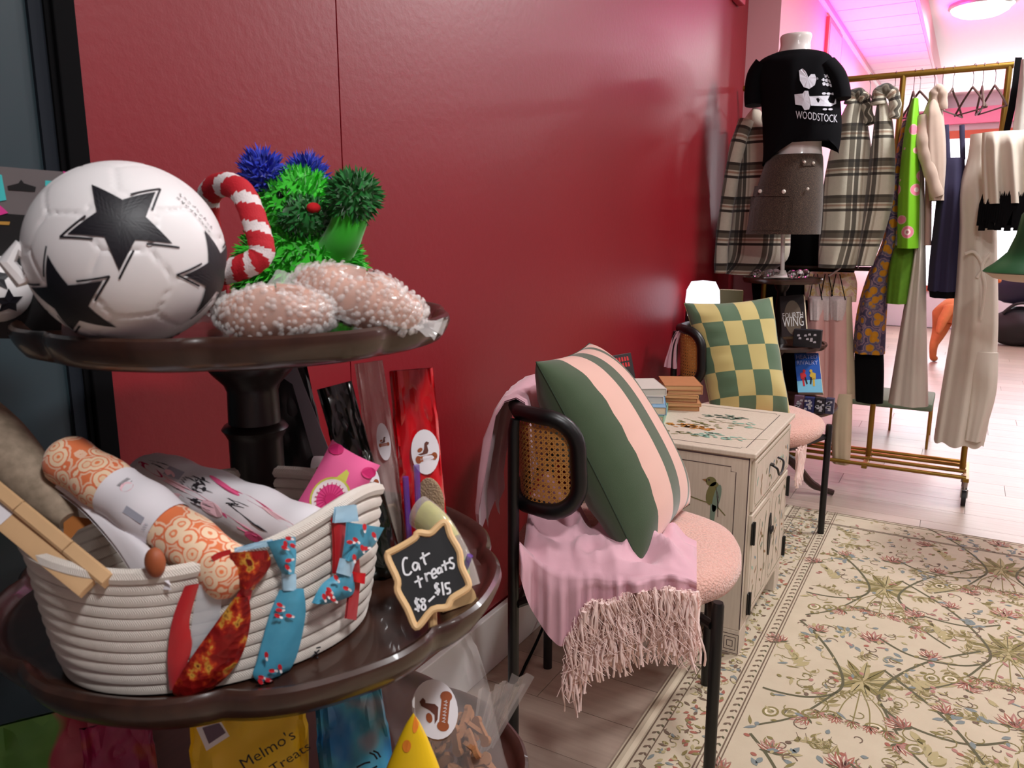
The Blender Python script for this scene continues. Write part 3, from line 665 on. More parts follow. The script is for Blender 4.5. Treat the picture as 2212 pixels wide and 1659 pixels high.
fill2d(b, ell2d(.33, .3, .09, .22), fn, 2); stroke2d(b, [(.3, .1), (.3, .6)], .01, fn, 1)
for k in range(4): stroke2d(b, [(.9, -.6+k*.08), (.95, -.57+k*.08)], .014, fn, 0)
b.build('band_print', [mat('grey_print', (160, 160, 172), .6), mat('charcoal_print', (44, 40, 46), .6), mat('blush_print', (236, 190, 198), .6)], T, False)
M_wroll = mat('white_printed_cloth', (230, 220, 224), .8, var=.03)
T, fn = roll('white_toy_roll', 'white fabric roll with pink and black prints lying in the basket', 'pet toy', ony(290, 1020, .49), ony(712, 1180, .525), .0275, M_wroll, (.12, .97), 2)
b = MB(); rn = random.Random(9)
for (x, y, s, mi) in ((.08, .25, .05, 1), (.03, -.6, .04, 0), (.2, .3, .03, 2), (.28, 0, .07, 2), (.3, -.45, .05, 2), (.5, .55, .05, 3), (.62, .45, .06, 3), (.5, -.35, .06, 2), (.66, -.5, .05, 3), (.86, .2, .05, 2), (.75, -.75, .05, 3)): fill2d(b, ell2d(x, y, s, s*4.0, rn.random()), fn, mi)
for (x, y) in ((.10, .5), (.36, .4), (.40, .25), (.37, .05), (.42, -.3), (.15, -.5), (.6, .1)):
    for k in range(5): fill2d(b, ell2d(x+rn.uniform(-.03, .03), y+rn.uniform(-.12, .12), .012, .07, rn.random()*3), fn, 0)
stroke2d(b, [(.58, .0), (.64, -.1), (.74, -.28)], .02, fn, 0); stroke2d(b, [(.74, -.28), (.8, -.38)], .04, fn, 0)
for k in range(6): stroke2d(b, [(.27, -.12+.09*k), (.30, -.09+.09*k), (.28, -.05+.09*k)], .012, fn, 0)
fill2d(b, [(.17, .2), (.26, .2), (.26, .55), (.17, .55)], fn, 4)
b.build('cloth_print', [MATS['charcoal_print'], mat('berry_print', (190, 40, 90), .7), MATS['blush_print'], mat('hot_pink_print', (232, 90, 140), .7), MATS['grey_print']], T, False)
# fig cushion toy
M_fig = mat('pink_fig_cloth', (226, 92, 146), .75, var=.05)
FP = ony(722, 1062, .585); fn_n = unit(CAM-FP); fx = unit(np.cross([0, 0, 1], fn_n)); fy = np.cross(fn_n, fx)
def figp(x, y, off=0):
    a = radians(-32); X, Y = x*cos(a)-y*sin(a), x*sin(a)+y*cos(a); return FP+fx*X+fy*Y+fn_n*off
T = thing('fig_cushion_toy', 'small pink cushion toy printed with a fig, standing in the basket', 'pet toy')
def bulge(x, y): return .014*max(0, (1-(x/.029)**4))*max(0, (1-(y/.047)**4))
g_ = [i/10*2-1 for i in range(11)]; b = MB()
b.grid([[figp(.029*x*(1-.06*(1-y*y)), .047*y*(1-.05*(1-x*x)), bulge(.029*x, .047*y)) for x in g_] for y in g_]); b.grid([[figp(.029*x*(1-.06*(1-y*y)), .047*y*(1-.05*(1-x*x)), -bulge(.029*x, .047*y)) for x in g_] for y in g_], flip=True); b.build('cushion', M_fig, T)
b = MB(); F3 = lambda o_: (lambda x, y: figp(x, y, bulge(x, y)+o_))
for a_, b__, mi, o_, cy in ((.0205, .023, 0, .0006, -.008), (.0185, .0205, 1, .0010, -.008), (.0135, .0155, 2, .0014, -.0085), (.005, .006, 3, .0020, -.0085)): fill2d(b, ell2d(0, cy, a_, b__, 0, 24), F3(o_), mi)
fill2d(b, [(-.006, .012), (0, .026), (.004, .024), (.006, .012)], F3(.0006), 0)
for k in range(22): a_ = k*.2856; stroke2d(b, [(.005*cos(a_), -.0085+.005*sin(a_)), (.0155*cos(a_), -.0085+.0175*sin(a_))], .0009, F3(.0018), 3)
for (x, y) in ((-.02, .04), (.022, .034)): fill2d(b, ell2d(x, y, .008, .006, .4), F3(.0008), 3)
b.build('fig_print', [mat('lime_rind', (204, 200, 80), .7), mat('fig_white', (240, 226, 226), .7), mat('fig_pink', (224, 60, 130), .7), mat('fig_magenta', (196, 20, 100), .7)], T, False)
# trout toy
m, t = nmat('trout_cloth', .8); ps = t.new('ShaderNodeSeparateXYZ'); t.link(t.obj(), ps.inputs[0])
t.link(t.mix(t.noise(90, 4, t.obj()), rgb(96, 84, 66), rgb(186, 164, 142)), t.b.inputs['Base Color']); M_trout = m
T = thing('fish_toy', 'speckled brown trout shaped cloth toy at the left end of the basket', 'pet toy')
pa = spline([ony(-110, 850, .385), ony(-20, 935, .385), ony(70, 1040, .385), ony(150, 1125, .385)], 8); b = MB(); b.tube(pa, [.006+.021*sin(pi*min(1, .22+i/len(pa)*.76)) for i in range(len(pa))], 18); b.build('fish_body', M_trout, T)
b = MB(); q = pa[-1]; tdir = unit(pa[-1]-pa[-4]); sd = unit(np.cross(tdir, CAM-q)); b.poly([q-tdir*.01, q+tdir*.02+sd*.018, q+tdir*.014, q+tdir*.02-sd*.018], unit(CAM-q), .004); b.build('tail_fin', mat('amber_fin', (156, 92, 34), .7), T, False)
q = pa[14]; b = MB(); b.poly([q+V(0, 0, -.012)+unit(CAM-q)*.018, q+sd*-.012+tdir*.03+unit(CAM-q)*.014+V(0, 0, -.016), q+tdir*.034+unit(CAM-q)*.01], unit(CAM-q), .003); b.build('belly_fin', MATS['amber_fin'], T, False)
# wooden sticks
M_wood = mat('pale_birch', (206, 166, 122), .6, var=.08, vscale=40)
def stick(label, a, bq, wdt, th, dots=False):
    T = thing('wooden_stick', label, 'stick', 'wooden sticks in the basket'); a, bq = np.array(a), np.array(bq); ax = unit(bq-a); sd = unit(np.cross(ax, unit(CAM-a))); up = np.cross(sd, ax); up = up if np.dot(up, CAM-a) > 0 else -up
    b = MB(); ring = lambda p: [p+sd*wdt*cx_*.5+up*th*cy_*.5 for cx_, cy_ in ((-1, -1), (1, -1), (1, .6), (.7, 1), (-.7, 1), (-1, .6))]
    b.loft([ring(a+(bq-a)*k/10) for k in range(11)]); b.build('stick_body', M_wood, T)
    if dots:
        b = MB(); fnn = frame(a+up*(th*.5+.0006), ax, sd if np.dot(np.cross(ax, sd), up) > 0 else -sd)
        fill2d(b, [(0.0, -wdt*.35), (.05, -wdt*.35), (.05, wdt*.35), (0.0, wdt*.35)], fnn, 0); fill2d(b, ell2d(.024, wdt*.18, .004, .003), lambda x, y: fnn(x, y)+up*.0004, 2); fill2d(b, ell2d(.036, -wdt*.2, .005, .003), lambda x, y: fnn(x, y)+up*.0004, 1); b.build('stick_label', [M_paper, MATS['red_knit'], mat('print_green', (60, 120, 70), .7)], T, False)
    else:
        b = MB()
        for k in (.35, .72): b.loft([ring(a+(bq-a)*(k-.004)), ring(a+(bq-a)*(k+.004))])
        b.build('bamboo_node', mat('bamboo_node', (176, 130, 84), .6), T)
stick('flat birch stick with a dotted label at the left of the basket', ony(-50, 1060, .335), ony(200, 1262, .345), .026, .006, True)
stick('thin bamboo stick resting above the flat birch stick', ony(-50, 1020, .34), ony(235, 1255, .352), .0125, .009)
# clear and white sleeve
T = MB(); L_ = spline([ony(118, 1052, .385), ony(180, 1100, .385), ony(250, 1180, .38), ony(300, 1260, .375)], 6); R_ = spline([ony(150, 1060, .395), ony(240, 1120, .40), ony(330, 1190, .39), ony(370, 1265, .38)], 6)
T.grid([[a+(b_-a)*k/5+V(0, 0, .006*sin(pi*k/5)) for k in range(6)] for a, b_ in zip(L_, R_)]); T.grid([[a+(b_-a)*k/5+V(0, 0, -.004) for k in range(6)] for a, b_ in zip(L_, R_)], flip=True)
tag(T.build('paper_sleeve', M_paper), 'white paper sleeve between the sticks and the orange roll', 'sleeve')
b = MB(); b.ball(ony(335, 1215, .375), (.009, .008, .013), 16, 10); tag(b.build('orange_treat', mat('burnt_orange', (150, 76, 40), .6, var=.2, vscale=90)), 'burnt orange treat peeking over the basket rim', 'treat')

# --- ribbons on the basket front
def strip(b, Lp, Rp, off, m=0, n=6, puff=.0, nk=6):
    Ls = spline([(*p, 0) for p in Lp], n); Rs = spline([(*p, 0) for p in Rp], n)
    P = [[on_basket(*(l+(r-l)*k/nk)[:2], off+puff*sin(pi*k/nk)) for k in range(nk+1)] for l, r in zip(Ls, Rs)]
    b.grid(P, m, flip=True); c = [[p+unit(BKC+V(0, 0, p[2])-p)*.002 for p in row] for row in P]; b.grid(c, m)
m, t = nmat('red_gold_sequin', .35); vo = t.new('ShaderNodeTexVoronoi'); vo.inputs['Scale'].default_value = 120; t.link(t.obj(), vo.inputs['Vector'])
nz = t.noise(70, 3, t.obj()); t.link(t.ramp(nz, [(0, rgb(96, 10, 12)), (.5, rgb(150, 22, 20)), (.58, rgb(206, 70, 30)), (.64, rgb(226, 176, 70)), (.7, rgb(120, 14, 16))]), t.b.inputs['Base Color']); t.b.inputs['Metallic'].default_value = .35; t.bump(vo.outputs['Distance'], .5, .003); M_seq = m
M_rsat = mat('red_satin', (190, 14, 26), .35, sheen=.3)
T = thing('sequin_necktie', 'red and gold sequin pet necktie hanging over the basket rim', 'necktie')
b = MB(); strip(b, [(496, 1196), (500, 1230), (518, 1272)], [(578, 1190), (584, 1222), (548, 1274)], .014, puff=.008); b.build('tie_knot', M_seq, T)
b = MB(); strip(b, [(522, 1262), (508, 1300)], [(548, 1264), (540, 1296)], .012, puff=.003); b.build('tie_band', M_rsat, T)
b = MB(); strip(b, [(508, 1292), (450, 1370), (400, 1440), (372, 1494), (398, 1508)], [(538, 1290), (541, 1345), (520, 1420), (470, 1480), (402, 1510)], .012, puff=.006); b.build('tie_blade', M_seq, T)
b = MB(); strip(b, [(455, 1205), (470, 1196), (498, 1188)], [(470, 1222), (500, 1220), (505, 1214)], .011); b.build('neck_ribbon', M_rsat, T)
T = thing('red_ribbon', 'plain red satin ribbon hanging down the basket left of the neckties', 'ribbon'); b = MB(); strip(b, [(398, 1268), (372, 1340), (362, 1420), (366, 1492)], [(430, 1262), (408, 1345), (414, 1400), (382, 1488)], .009, puff=.002); b.build('ribbon_band', M_rsat, T)
b = MB(); strip(b, [(430, 1264), (414, 1345), (412, 1420), (416, 1430)], [(480, 1262), (472, 1340), (430, 1418), (420, 1430)], .008); b.build('clear_backing', mat('clear_film', (225, 230, 236), .1, alpha=.4, spec=.8), T)
m, t = nmat('blue_holiday_satin', .4); M_bsat = m; t.link(t.mix(t.noise(55, 3, t.obj()), rgb(56, 140, 172), rgb(92, 176, 204)), t.b.inputs['Base Color'])
HP = [mat('candy_red', (204, 30, 44), .5), mat('candy_white', (240, 232, 232), .5), mat('ice_blue_satin', (168, 206, 226), .4)]
def sprinkles(b, Lp, Rp, off, n, seed):
    rn = random.Random(seed); Ls = spline([(*p, 0) for p in Lp], 6); Rs = spline([(*p, 0) for p in Rp], 6)
    for k in range(n):
        l = rn.uniform(.06, .94); i = int(l*(len(Ls)-1)); w_ = rn.uniform(.12, .88); c = (Ls[i]+(Rs[i]-Ls[i])*w_)[:2]; a = rn.uniform(-.3, 1.6)
        for (dl, mi, s) in ((0, 0, 7.5), (9, 1, 4.5)):
            cc_ = c+np.array([cos(a), sin(a)])*dl; b.add([on_basket(*q, off) for q in ell2d(cc_[0], cc_[1], s, s*.62, a, 8)], [tuple(range(8))[::-1]], mi)
T = thing('holiday_necktie', 'light blue holiday necktie with red prints hanging on the basket', 'necktie')
A = [(578, 1172), (596, 1210), (612, 1242)]; B = [(638, 1160), (640, 1200), (636, 1240)]; A2 = [(606, 1276), (584, 1330), (556, 1430), (548, 1462), (572, 1486)]; B2 = [(656, 1272), (660, 1330), (640, 1420), (610, 1466), (578, 1488)]
b = MB(); strip(b, A, B, .014, puff=.006); b.build('tie_knot', M_bsat, T); b = MB(); strip(b, A2, B2, .012, puff=.005); b.build('tie_blade', M_bsat, T)
b = MB(); strip(b, [(610, 1240), (612, 1276)], [(640, 1240), (640, 1276)], .015, puff=.003); b.build('tie_band', HP[2], T)
b = MB(); sprinkles(b, A, B, .0235, 6, 3); sprinkles(b, A2, B2, .0200, 14, 4); tag(b.build('tie_print', HP, T, False), kind='stuff')
b = MB(); strip(b, [(506, 1186), (560, 1172), (590, 1166)], [(508, 1194), (560, 1184), (590, 1180)], .012); b.build('neck_ribbon', HP[2], T)
T = thing('holiday_bow_tie', 'light blue holiday bow tie with red prints at the right end of the basket', 'bow tie')
A = [(752, 1128), (748, 1170), (742, 1208)]; B = [(830, 1140), (806, 1180), (764, 1216)]; A2 = [(738, 1236), (700, 1262), (676, 1304)]; B2 = [(762, 1238), (762, 1284), (700, 1306)]
b = MB(); strip(b, A, B, .022, puff=.008); b.build('bow_wing', M_bsat, T); b = MB(); strip(b, A2, B2, .018, puff=.008); b.build('bow_wing', M_bsat, T)
b = MB(); strip(b, [(738, 1206), (730, 1238)], [(768, 1212), (758, 1246)], .025, puff=.003); b.build('bow_knot', HP[2], T)
b = MB(); sprinkles(b, A, B, .0335, 7, 5); sprinkles(b, A2, B2, .0295, 7, 6); tag(b.build('bow_print', HP, T, False), kind='stuff')
b = MB(); strip(b, [(726, 1096), (722, 1130)], [(770, 1090), (775, 1126)], .014); b.build('neck_ribbon', HP[2], T)
T = thing('red_collar_strap', 'red collar strap with clip behind the blue bow tie', 'strap')
b = MB(); strip(b, [(718, 1120), (722, 1170), (722, 1240)], [(744, 1112), (750, 1160), (742, 1236)], .010, puff=.002); strip(b, [(752, 1200), (756, 1260), (748, 1336)], [(776, 1204), (778, 1260), (770, 1340)], .016); b.build('strap_band', M_rsat, T)
b = MB(); strip(b, [(764, 1236), (764, 1256)], [(790, 1238), (788, 1262)], .019, puff=.003); b.build('strap_clip', mat('red_plastic', (214, 20, 32), .25), T)

# ---------------------------------------------------------------- treat bags
M_brown = mat('sticker_brown', (150, 74, 34), .6); M_dkbr = mat('sticker_dark_brown', (96, 46, 34), .6)
def bone2d(L, W):
    pts = []
    for a in range(12): th = -pi*.75+a*pi*1.5/11; pts.append((L/2+W*.42*cos(th)+(0), (W*.36*sin(th)*1.5)))
    return pts+[(-x, -y) for x, y in pts]
def sticker(parent, fn, a, bq, n_off=.0006, rot=0.0):
    R2 = lambda f_: (lambda x, y: f_(x*cos(rot)-y*sin(rot), x*sin(rot)+y*cos(rot)))
    b = MB(); k = 28
    vs = [fn(0, 0, n_off)]
    for rr in (.5, 1): vs += [fn(a*rr*cos(2*pi*i/k), bq*rr*sin(2*pi*i/k), n_off) for i in range(k)]
    b.add(vs, [(0, 1+i, 1+(i+1) % k) for i in range(k)]+[(1+i, 1+k+i, 1+k+(i+1) % k, 1+(i+1) % k) for i in range(k)]); st_ = b.build('label_sticker', M_paper, parent)
    b = MB(); f2 = R2(lambda x, y: fn(x, y, n_off+.0005)); s = min(a, bq)
    fill2d(b, [(x, y-.42*s) for x, y in bone2d(1.15*s, .5*s)], f2, 0)
    fill2d(b, [(-.55*s, -.05*s), (-.2*s, .0), (-.05*s, .25*s), (.05*s, .62*s), (.2*s, .72*s), (.38*s, .6*s), (.3*s, .48*s), (.2*s, .46*s), (.22*s, .05*s), (.12*s, -.12*s), (-.35*s, -.15*s)], f2, 1)
    fill2d(b, ell2d(-.35*s, .22*s, .2*s, .14*s, .4), f2, 0)
    f3 = R2(lambda x, y: fn(x, y, n_off+.0009))
    for i in range(7): stroke2d(b, [(-.42*s+i*.13*s, -.5*s), (-.40*s+i*.13*s, -.34*s), (-.35*s+i*.13*s, -.46*s)], .03*s, f3, 2)
    b.build('sticker_print', [M_brown, M_dkbr, M_paper], st_, False)
def bag(name, label, base, top, width, depth, m, seed=0, cat='treat bag', group=None, content=None, sticker_at=None, wprof=None, facing=None, crimp=.78, mats2=None, top_m=None):
    T = thing(name, label, cat, group); base, top = np.array(base), np.array(top); az = unit(top-base); H = np.linalg.norm(top-base)
    vd = unit(CAM-(base+top)/2) if facing is None else unit(facing); ax = unit(np.cross(az, vd)); ay = np.cross(az, ax); # ay points away from the viewer
    if np.dot(ay, vd) > 0: ay = -ay
    rn = random.Random(seed); ph = [rn.uniform(0, 6.3) for _ in range(6)]
    def wd(t_): return width*(wprof(t_) if wprof else (1-.06*t_)*(.96 if t_ > crimp else 1)*(1+.03*sin(7*t_+ph[0])))
    def dp(t_): return depth*(max(.02, min(1, (t_/.06)**.5*1.0))*(1 if t_ < crimp*.55 else max(.03, 1-((t_-crimp*.55)/(crimp*.45))**1.2)) if t_ < crimp else .03)
    def pt(t_, a, k=1.0):
        x = wd(t_)*cos(a)*k; y = dp(t_)*sin(a)*k; wr = .0016*sin(9*a+12*t_+ph[1])+.0018*sin(5*a-19*t_+ph[2])+(.0016*sin(16*cos(a)*2+ph[3]) if t_ > crimp*.8 else 0)
        return base+az*(t_*H)+ax*x+ay*(y+wr)
    nt, na = 30, 36
    b = MB(); b.loft([[pt(i/nt, 2*pi*j/na) for j in range(na)] for i in range(nt+1)], mi=(lambda i, j: (1 if (i/nt) > crimp else 0)) if top_m else 0); b.build('bag_film', [m, top_m] if top_m else m, T)
    if content:
        cm, c0, c1 = content; b = MB(); b.loft([[pt(c0+(c1-c0)*i/10, 2*pi*j/na, .93*(1-.5*(i/10)**6)) for j in range(na)] for i in range(11)]); b.build('bag_filling', cm, T)
    if sticker_at:
        sx_, st_, a_, b_ = sticker_at[:4]
        def fn(x, y, off):
            t_ = min(.99, max(.01, st_+y/H)); X = min(.97, max(-.97, (sx_+x)/wd(t_))); yy = -dp(t_)*sqrt(1-X*X); return base+az*(t_*H)+ax*(-(sx_+x) if False else (sx_+x))+ay*(yy-.0038-off)
        sticker(T, fn, a_, b_, rot=sticker_at[4] if len(sticker_at) > 4 else 0)
    return T, pt
M_cello = mat('clear_cellophane', (236, 232, 230), .06, alpha=.13, spec=.9)
M_cello2 = mat('hazy_cellophane', (206, 196, 190), .12, alpha=.42, spec=.9)
M_blkf = mat('black_green_film', (12, 22, 16), .16, spec=.8, coat=.4); M_redf = mat('red_film', (196, 10, 22), .18, coat=.5, spec=.7)
M_kib = mat('crumbly_kibble', (186, 158, 126), .9, var=.35, vscale=260, bump=.8, bscale=400)
M_whf = mat('white_film', (222, 206, 212), .3)
zb = Z2+.001
def base_at(px, py, Y): p = ony(px, py, Y); p[2] = zb; return p
bag('treat_bag', 'black bag with a white edge and torn label beside the black column', base_at(690, 1060, .70), ony(612, 800, .70), .032, .012, M_blk, 1, group='treat bags on the middle tray', sticker_at=(.02, .42, .014, .022))
b = MB(); q0, q1, q2, q3 = ony(582, 797, .695), ony(640, 792, .695), ony(715, 985, .695), ony(676, 985, .695); b.grid([[q0, q1], [ony(632, 830, .694), ony(655, 828, .694)], [q3, q2]]); b.grid([[q0+V(0, .001, 0), q1+V(0, .001, 0)], [ony(632, 830, .695), ony(655, 828, .695)], [q3+V(0, .001, 0), q2+V(0, .001, 0)]], flip=True)
tag(b.build('white_paper_flap', M_whf), 'white folded paper edge leaning on the black treat bag by the column', 'paper')
bag('treat_bag', 'glossy black green bag with oval dog treat label in the middle of the group', base_at(832, 1120, .665), ony(722, 832, .665), .0225, .018, M_blkf, 2, group='treat bags on the middle tray', sticker_at=(.008, .50, .0135, .024, .25), content=None)
bag('treat_bag', 'clear bag of pale treats standing behind the glossy black bag', base_at(858, 1130, .70), ony(796, 782, .70), .018, .014, M_cello2, 3, group='treat bags on the middle tray', content=(M_kib, .02, .30), sticker_at=(.004, .62, .008, .022))
TRB, _ = bag('treat_bag', 'tall shiny red bag of treats with an oval label', base_at(925, 1160, .715), ony(888, 798, .715), .0275, .016, M_redf, 4, group='treat bags on the middle tray', content=None, sticker_at=(.008, .60, .0165, .026, .1))
b = MB(); pbase = base_at(925, 1160, .715)
q = ony(930, 1085, .7005); b.ball(q, (.020, .0035, .030), 16, 12); b.build('kibble_window', M_kib, TRB)
# small clear tube pack with yellow print
T = thing('treat_tube', 'small clear treat pack with yellow and lime print leaning behind the sign', 'treat pack')
pa = spline([ony(905, 1105, .66), ony(945, 1140, .655), ony(985, 1210, .65), ony(1005, 1270, .645)], 6); pa[-1][2] = max(pa[-1][2], zb+.015)
b = MB(); b.tube(pa, [.020]*len(pa), 20, sq=(1, .7)); b.build('pack_film', M_cello2, T)
b = MB(); b.tube([p for p in pa[2:10]], [.0188]*8, 20, sq=(1, .7)); b.build('pack_filling', mat('yellow_lime_filling', (206, 206, 70), .6, var=.45, vscale=110), T)
b = MB(); b.tube([p+unit(CAM-p)*.006 for p in pa[8:16]], [.012]*8, 16, sq=(1, .6)); b.build('pack_print', mat('lime_print', (140, 190, 60), .6, var=.3, vscale=120), T)
M_purp = mat('purple_acrylic', (110, 70, 170), .12, alpha=.6, spec=.8)
for lab, (x0, y0, x1, y1, Y) in (('purple acrylic rod standing in front of the red bag', (876, 1030, 886, 1190, .68)), ('second purple acrylic rod, right of the first', (900, 1005, 906, 1180, .68)), ('purple acrylic rod lying right of the chalkboard sign', (1015, 1200, 985, 1280, .64))):
    a_, c_ = ony(x0, y0, Y), ony(x1, y1, Y); c_[2] = max(zb+.003, c_[2]); b = MB(); b.tube([a_, c_], .0035, 8); tag(b.build('acrylic_rod', M_purp), lab, 'rod', 'purple acrylic rods')

# ---------------------------------------------------------------- chalkboard sign
SP = onz(935, 1365, zb); SP = SP+V(0, 0, .05); sn = unit(CAM-SP); 
def sg(x, y, off=0): return onp(780+x/2.594, 760+y/2.594, SP, sn)+sn*off
T = thing('chalk_sign', 'small chalkboard sign reading cat treats in a wavy wooden frame', 'sign')
out = [(150, 1130), (225, 1092), (300, 1045), (320, 1015), (385, 1020), (425, 985), (455, 960), (480, 965), (500, 1030), (550, 1120), (560, 1200), (600, 1290), (590, 1330), (510, 1380), (480, 1430), (400, 1445), (330, 1530), (300, 1535), (260, 1440), (205, 1340), (205, 1280), (155, 1170)]
outs = [p[:2] for p in spline([(*p, 0) for p in out+[out[0]]], 3)][:-1]
b = MB(); b.poly([sg(x, y) for x, y in outs][::-1], sn, .003); b.build('board', mat('slate_black', (26, 26, 28), .7, var=.2, vscale=60), T, False)
b = MB(); b.tube([sg(x, y, .0025) for x, y in outs], .0037, 8, closed=True); b.build('frame', mat('light_beech', (226, 186, 134), .55, var=.06), T)
b = MB(); fch = lambda x, y: sg(x, y, .0036)
CH = [[(262, 1158), (246, 1156), (236, 1175), (235, 1205), (245, 1245), (270, 1248), (284, 1230)], [(318, 1185), (298, 1183), (290, 1205), (300, 1224), (314, 1215), (320, 1186), (330, 1224)], [(345, 1125), (356, 1180), (366, 1192)], [(330, 1160), (385, 1128)],
      [(318, 1255), (334, 1322)], [(300, 1292), (346, 1268)], [(358, 1240), (371, 1288), (363, 1256), (378, 1240), (392, 1244)], [(398, 1248), (421, 1236), (410, 1216), (396, 1234), (404, 1268), (426, 1256)], [(446, 1210), (430, 1216), (432, 1242), (448, 1230), (446, 1208), (456, 1238)], [(465, 1170), (476, 1226)], [(450, 1200), (493, 1180)], [(516, 1155), (496, 1160), (500, 1180), (519, 1190), (515, 1213), (494, 1210)],
      [(327, 1386), (305, 1392), (308, 1412), (326, 1420), (319, 1442), (300, 1440)], [(308, 1376), (322, 1456)], [(345, 1381), (334, 1395), (350, 1408), (362, 1430), (350, 1446), (338, 1430), (350, 1408), (358, 1392), (345, 1381)], [(378, 1400), (412, 1368)], [(436, 1300), (415, 1305), (418, 1325), (437, 1331), (432, 1352), (414, 1348)], [(421, 1292), (431, 1364)], [(452, 1290), (463, 1364)], [(497, 1295), (472, 1300), (478, 1325), (494, 1326), (498, 1348), (479, 1356)]]
for c_ in CH: stroke2d(b, [p[:2] for p in spline([(*p, 0) for p in c_], 4)], 11, fch)
b.build('chalk_writing', mat('white_chalk', (236, 236, 238), .9), T, False)
b = MB(); q = sg(400, 1440, -.001); q = q-sn*.006; b.tube([q+V(0, 0, .012), V(q[0], q[1], zb+.0005)], .0045, 8); b.build('stand_post', MATS['light_beech'], T)
q = onz(985, 1305, zb); b = MB(); ex = unit(_R*.8+_fh*.6); pts = [q+ex*(.022*cos(a_))+V(0, 0, .026*sin(a_)) for a_ in [pi*k/12 for k in range(13)]]; b.poly(pts, np.cross(ex, [0, 0, 1]), .008); b.build('stand_foot', MATS['light_beech'], T, False)

# ---------------------------------------------------------------- bags on the bottom tray
zb3 = Z3+.001
def base3(px, py, Y): p = ony(px, py, Y); p[2] = zb3; return p
M_bisc = mat('baked_biscuit', (150, 98, 58), .8, var=.2, vscale=60)
T, pt = bag('treat_bag', 'large clear bag of brown bone biscuits with a round label, on the bottom tray', base3(1010, 1700, .72), ony(915, 1395, .70), .066, .038, M_cello, 11, group='treat bags on the bottom tray', crimp=.9, sticker_at=(-.006, .70, .027, .032, 1.15))
bn = bone2d(.032, .017); rn = random.Random(4); base_ = base3(1010, 1700, .72); axb = unit(ony(915, 1395, .70)-base_); Hb = np.linalg.norm(ony(915, 1395, .70)-base_)
for k in range(64):
    t_ = .04+.50*(k/64.0); a_ = rn.uniform(0, 6.28); c0 = base_+axb*(t_*Hb); p = pt(t_, a_, rn.uniform(.3, .85)); 
    ea = unit([rn.gauss(0, 1) for _ in range(3)]); eb = unit(np.cross(ea, [rn.gauss(0, 1) for _ in range(3)])); b = MB(); b.poly([p+ea*x*.85+eb*y*.85 for x, y in bn], np.cross(ea, eb), .005); b.build('bone_biscuit', M_bisc, T, False)
b = MB()
for q_i in range(5):
    a_ = onp(1020+10*q_i, 1640-6*q_i, ony(1060, 1560, .80), -_fh); e_ = onp(1058+18*q_i, 1490-8*q_i+14*(q_i % 2), ony(1060, 1560, .80), -_fh)
    b.grid([[a_+(e_-a_)*u+_R*(.012*(.25+u)*(v-.5)*2)+_fh*(.004*sin(v*9+q_i*2)*(.3+u)) for v in [k/6 for k in range(7)]] for u in [k/8 for k in range(9)]])
b.build('bag_tail', M_cello2, T)
M_yel = mat('yellow_print_film', (232, 190, 20), .35, var=.06); M_ylw = mat('yellow_bag_white', (236, 232, 230), .35)
# yellow cone bag
T = thing('cone_bag', 'yellow cone shaped bag with white and orange dots in front of the biscuit bag', 'treat bag')
a0 = ony(893, 1540, .56); n = 24; b = MB(); cb_ = ony(890, 1800, .56); 
rings = [[cb_+(a0-cb_)*u+(_R*cos(2*pi*j/n)*.052+_fh*sin(2*pi*j/n)*.03)*(1-u)**.8 for j in range(n)] for u in (0, .2, .4, .6, .8, .92, 1.0)]
b.loft(rings); b.build('bag_film', M_yel, T)
b = MB()
for (x, y, a_, c_, mi) in ((889, 1566, 9, 14, 0), (920, 1620, 13, 26, 0), (890, 1612, 7, 18, 1), (912, 1590, 7, 12, 0), (870, 1655, 10, 12, 1)):
    b.add([onp(px, py, ony(893, 1600, .53), -_fh) for px, py in ell2d(x, y, a_, c_, .2, 14)], [tuple(range(14))], mi)
for i, v in enumerate(b.v): 
    p = np.array(v); u = np.dot(p-cb_, a0-cb_)/np.dot(a0-cb_, a0-cb_); ctr = cb_+(a0-cb_)*u; rx = .052*(1-min(.99, u))**.8; ry = .03*(1-min(.99, u))**.8; X = np.dot(p-ctr, _R); X = max(-.95*rx, min(.95*rx, X)); b.v[i] = tuple(ctr+_R*X-_fh*(ry*sqrt(1-(X/rx)**2)+.0008))
b.build('dot_print', [M_ylw, mat('orange_dot', (228, 130, 40), .4)], T, False)
m, t = nmat('blue_print_film', .3); t.link(t.ramp(t.noise(16, 2, t.obj()), [(0, rgb(36, 70, 130)), (.45, rgb(40, 120, 180)), (.6, rgb(70, 160, 190)), (.8, rgb(190, 150, 150))]), t.b.inputs['Base Color']); M_blue = m
T, pt2 = bag('treat_bag', 'blue printed treat bag left of the clear biscuit bag', base3(790, 1740, .60), ony(752, 1500, .60), .042, .02, M_blue, 12, group='treat bags on the bottom tray')
b = MB()
for k, (x0, y0, x1, y1) in enumerate(((798, 1626, 815, 1640), (806, 1622, 822, 1636), (770, 1658, 800, 1646), (790, 1672, 815, 1655))): stroke2d(b, [(x0, y0), ((x0+x1)/2+2, (y0+y1)/2-3), (x1, y1)], 4, lambda x, y: onp(x, y, ony(790, 1640, .574), -_fh))
b.build('handwriting', M_ink, T, False)
yb = ony(540, 1600, .50); T, pt3 = bag('treat_bag', "yellow treat bag with handwritten Melmo's Treats under the middle tray", base3(545, 1760, .50), ony(535, 1480, .50), .062, .018, M_yel, 13, group='treat bags on the bottom tray')
fy_ = lambda x, y: onp(x, y, ony(540, 1600, .478), -_fh)
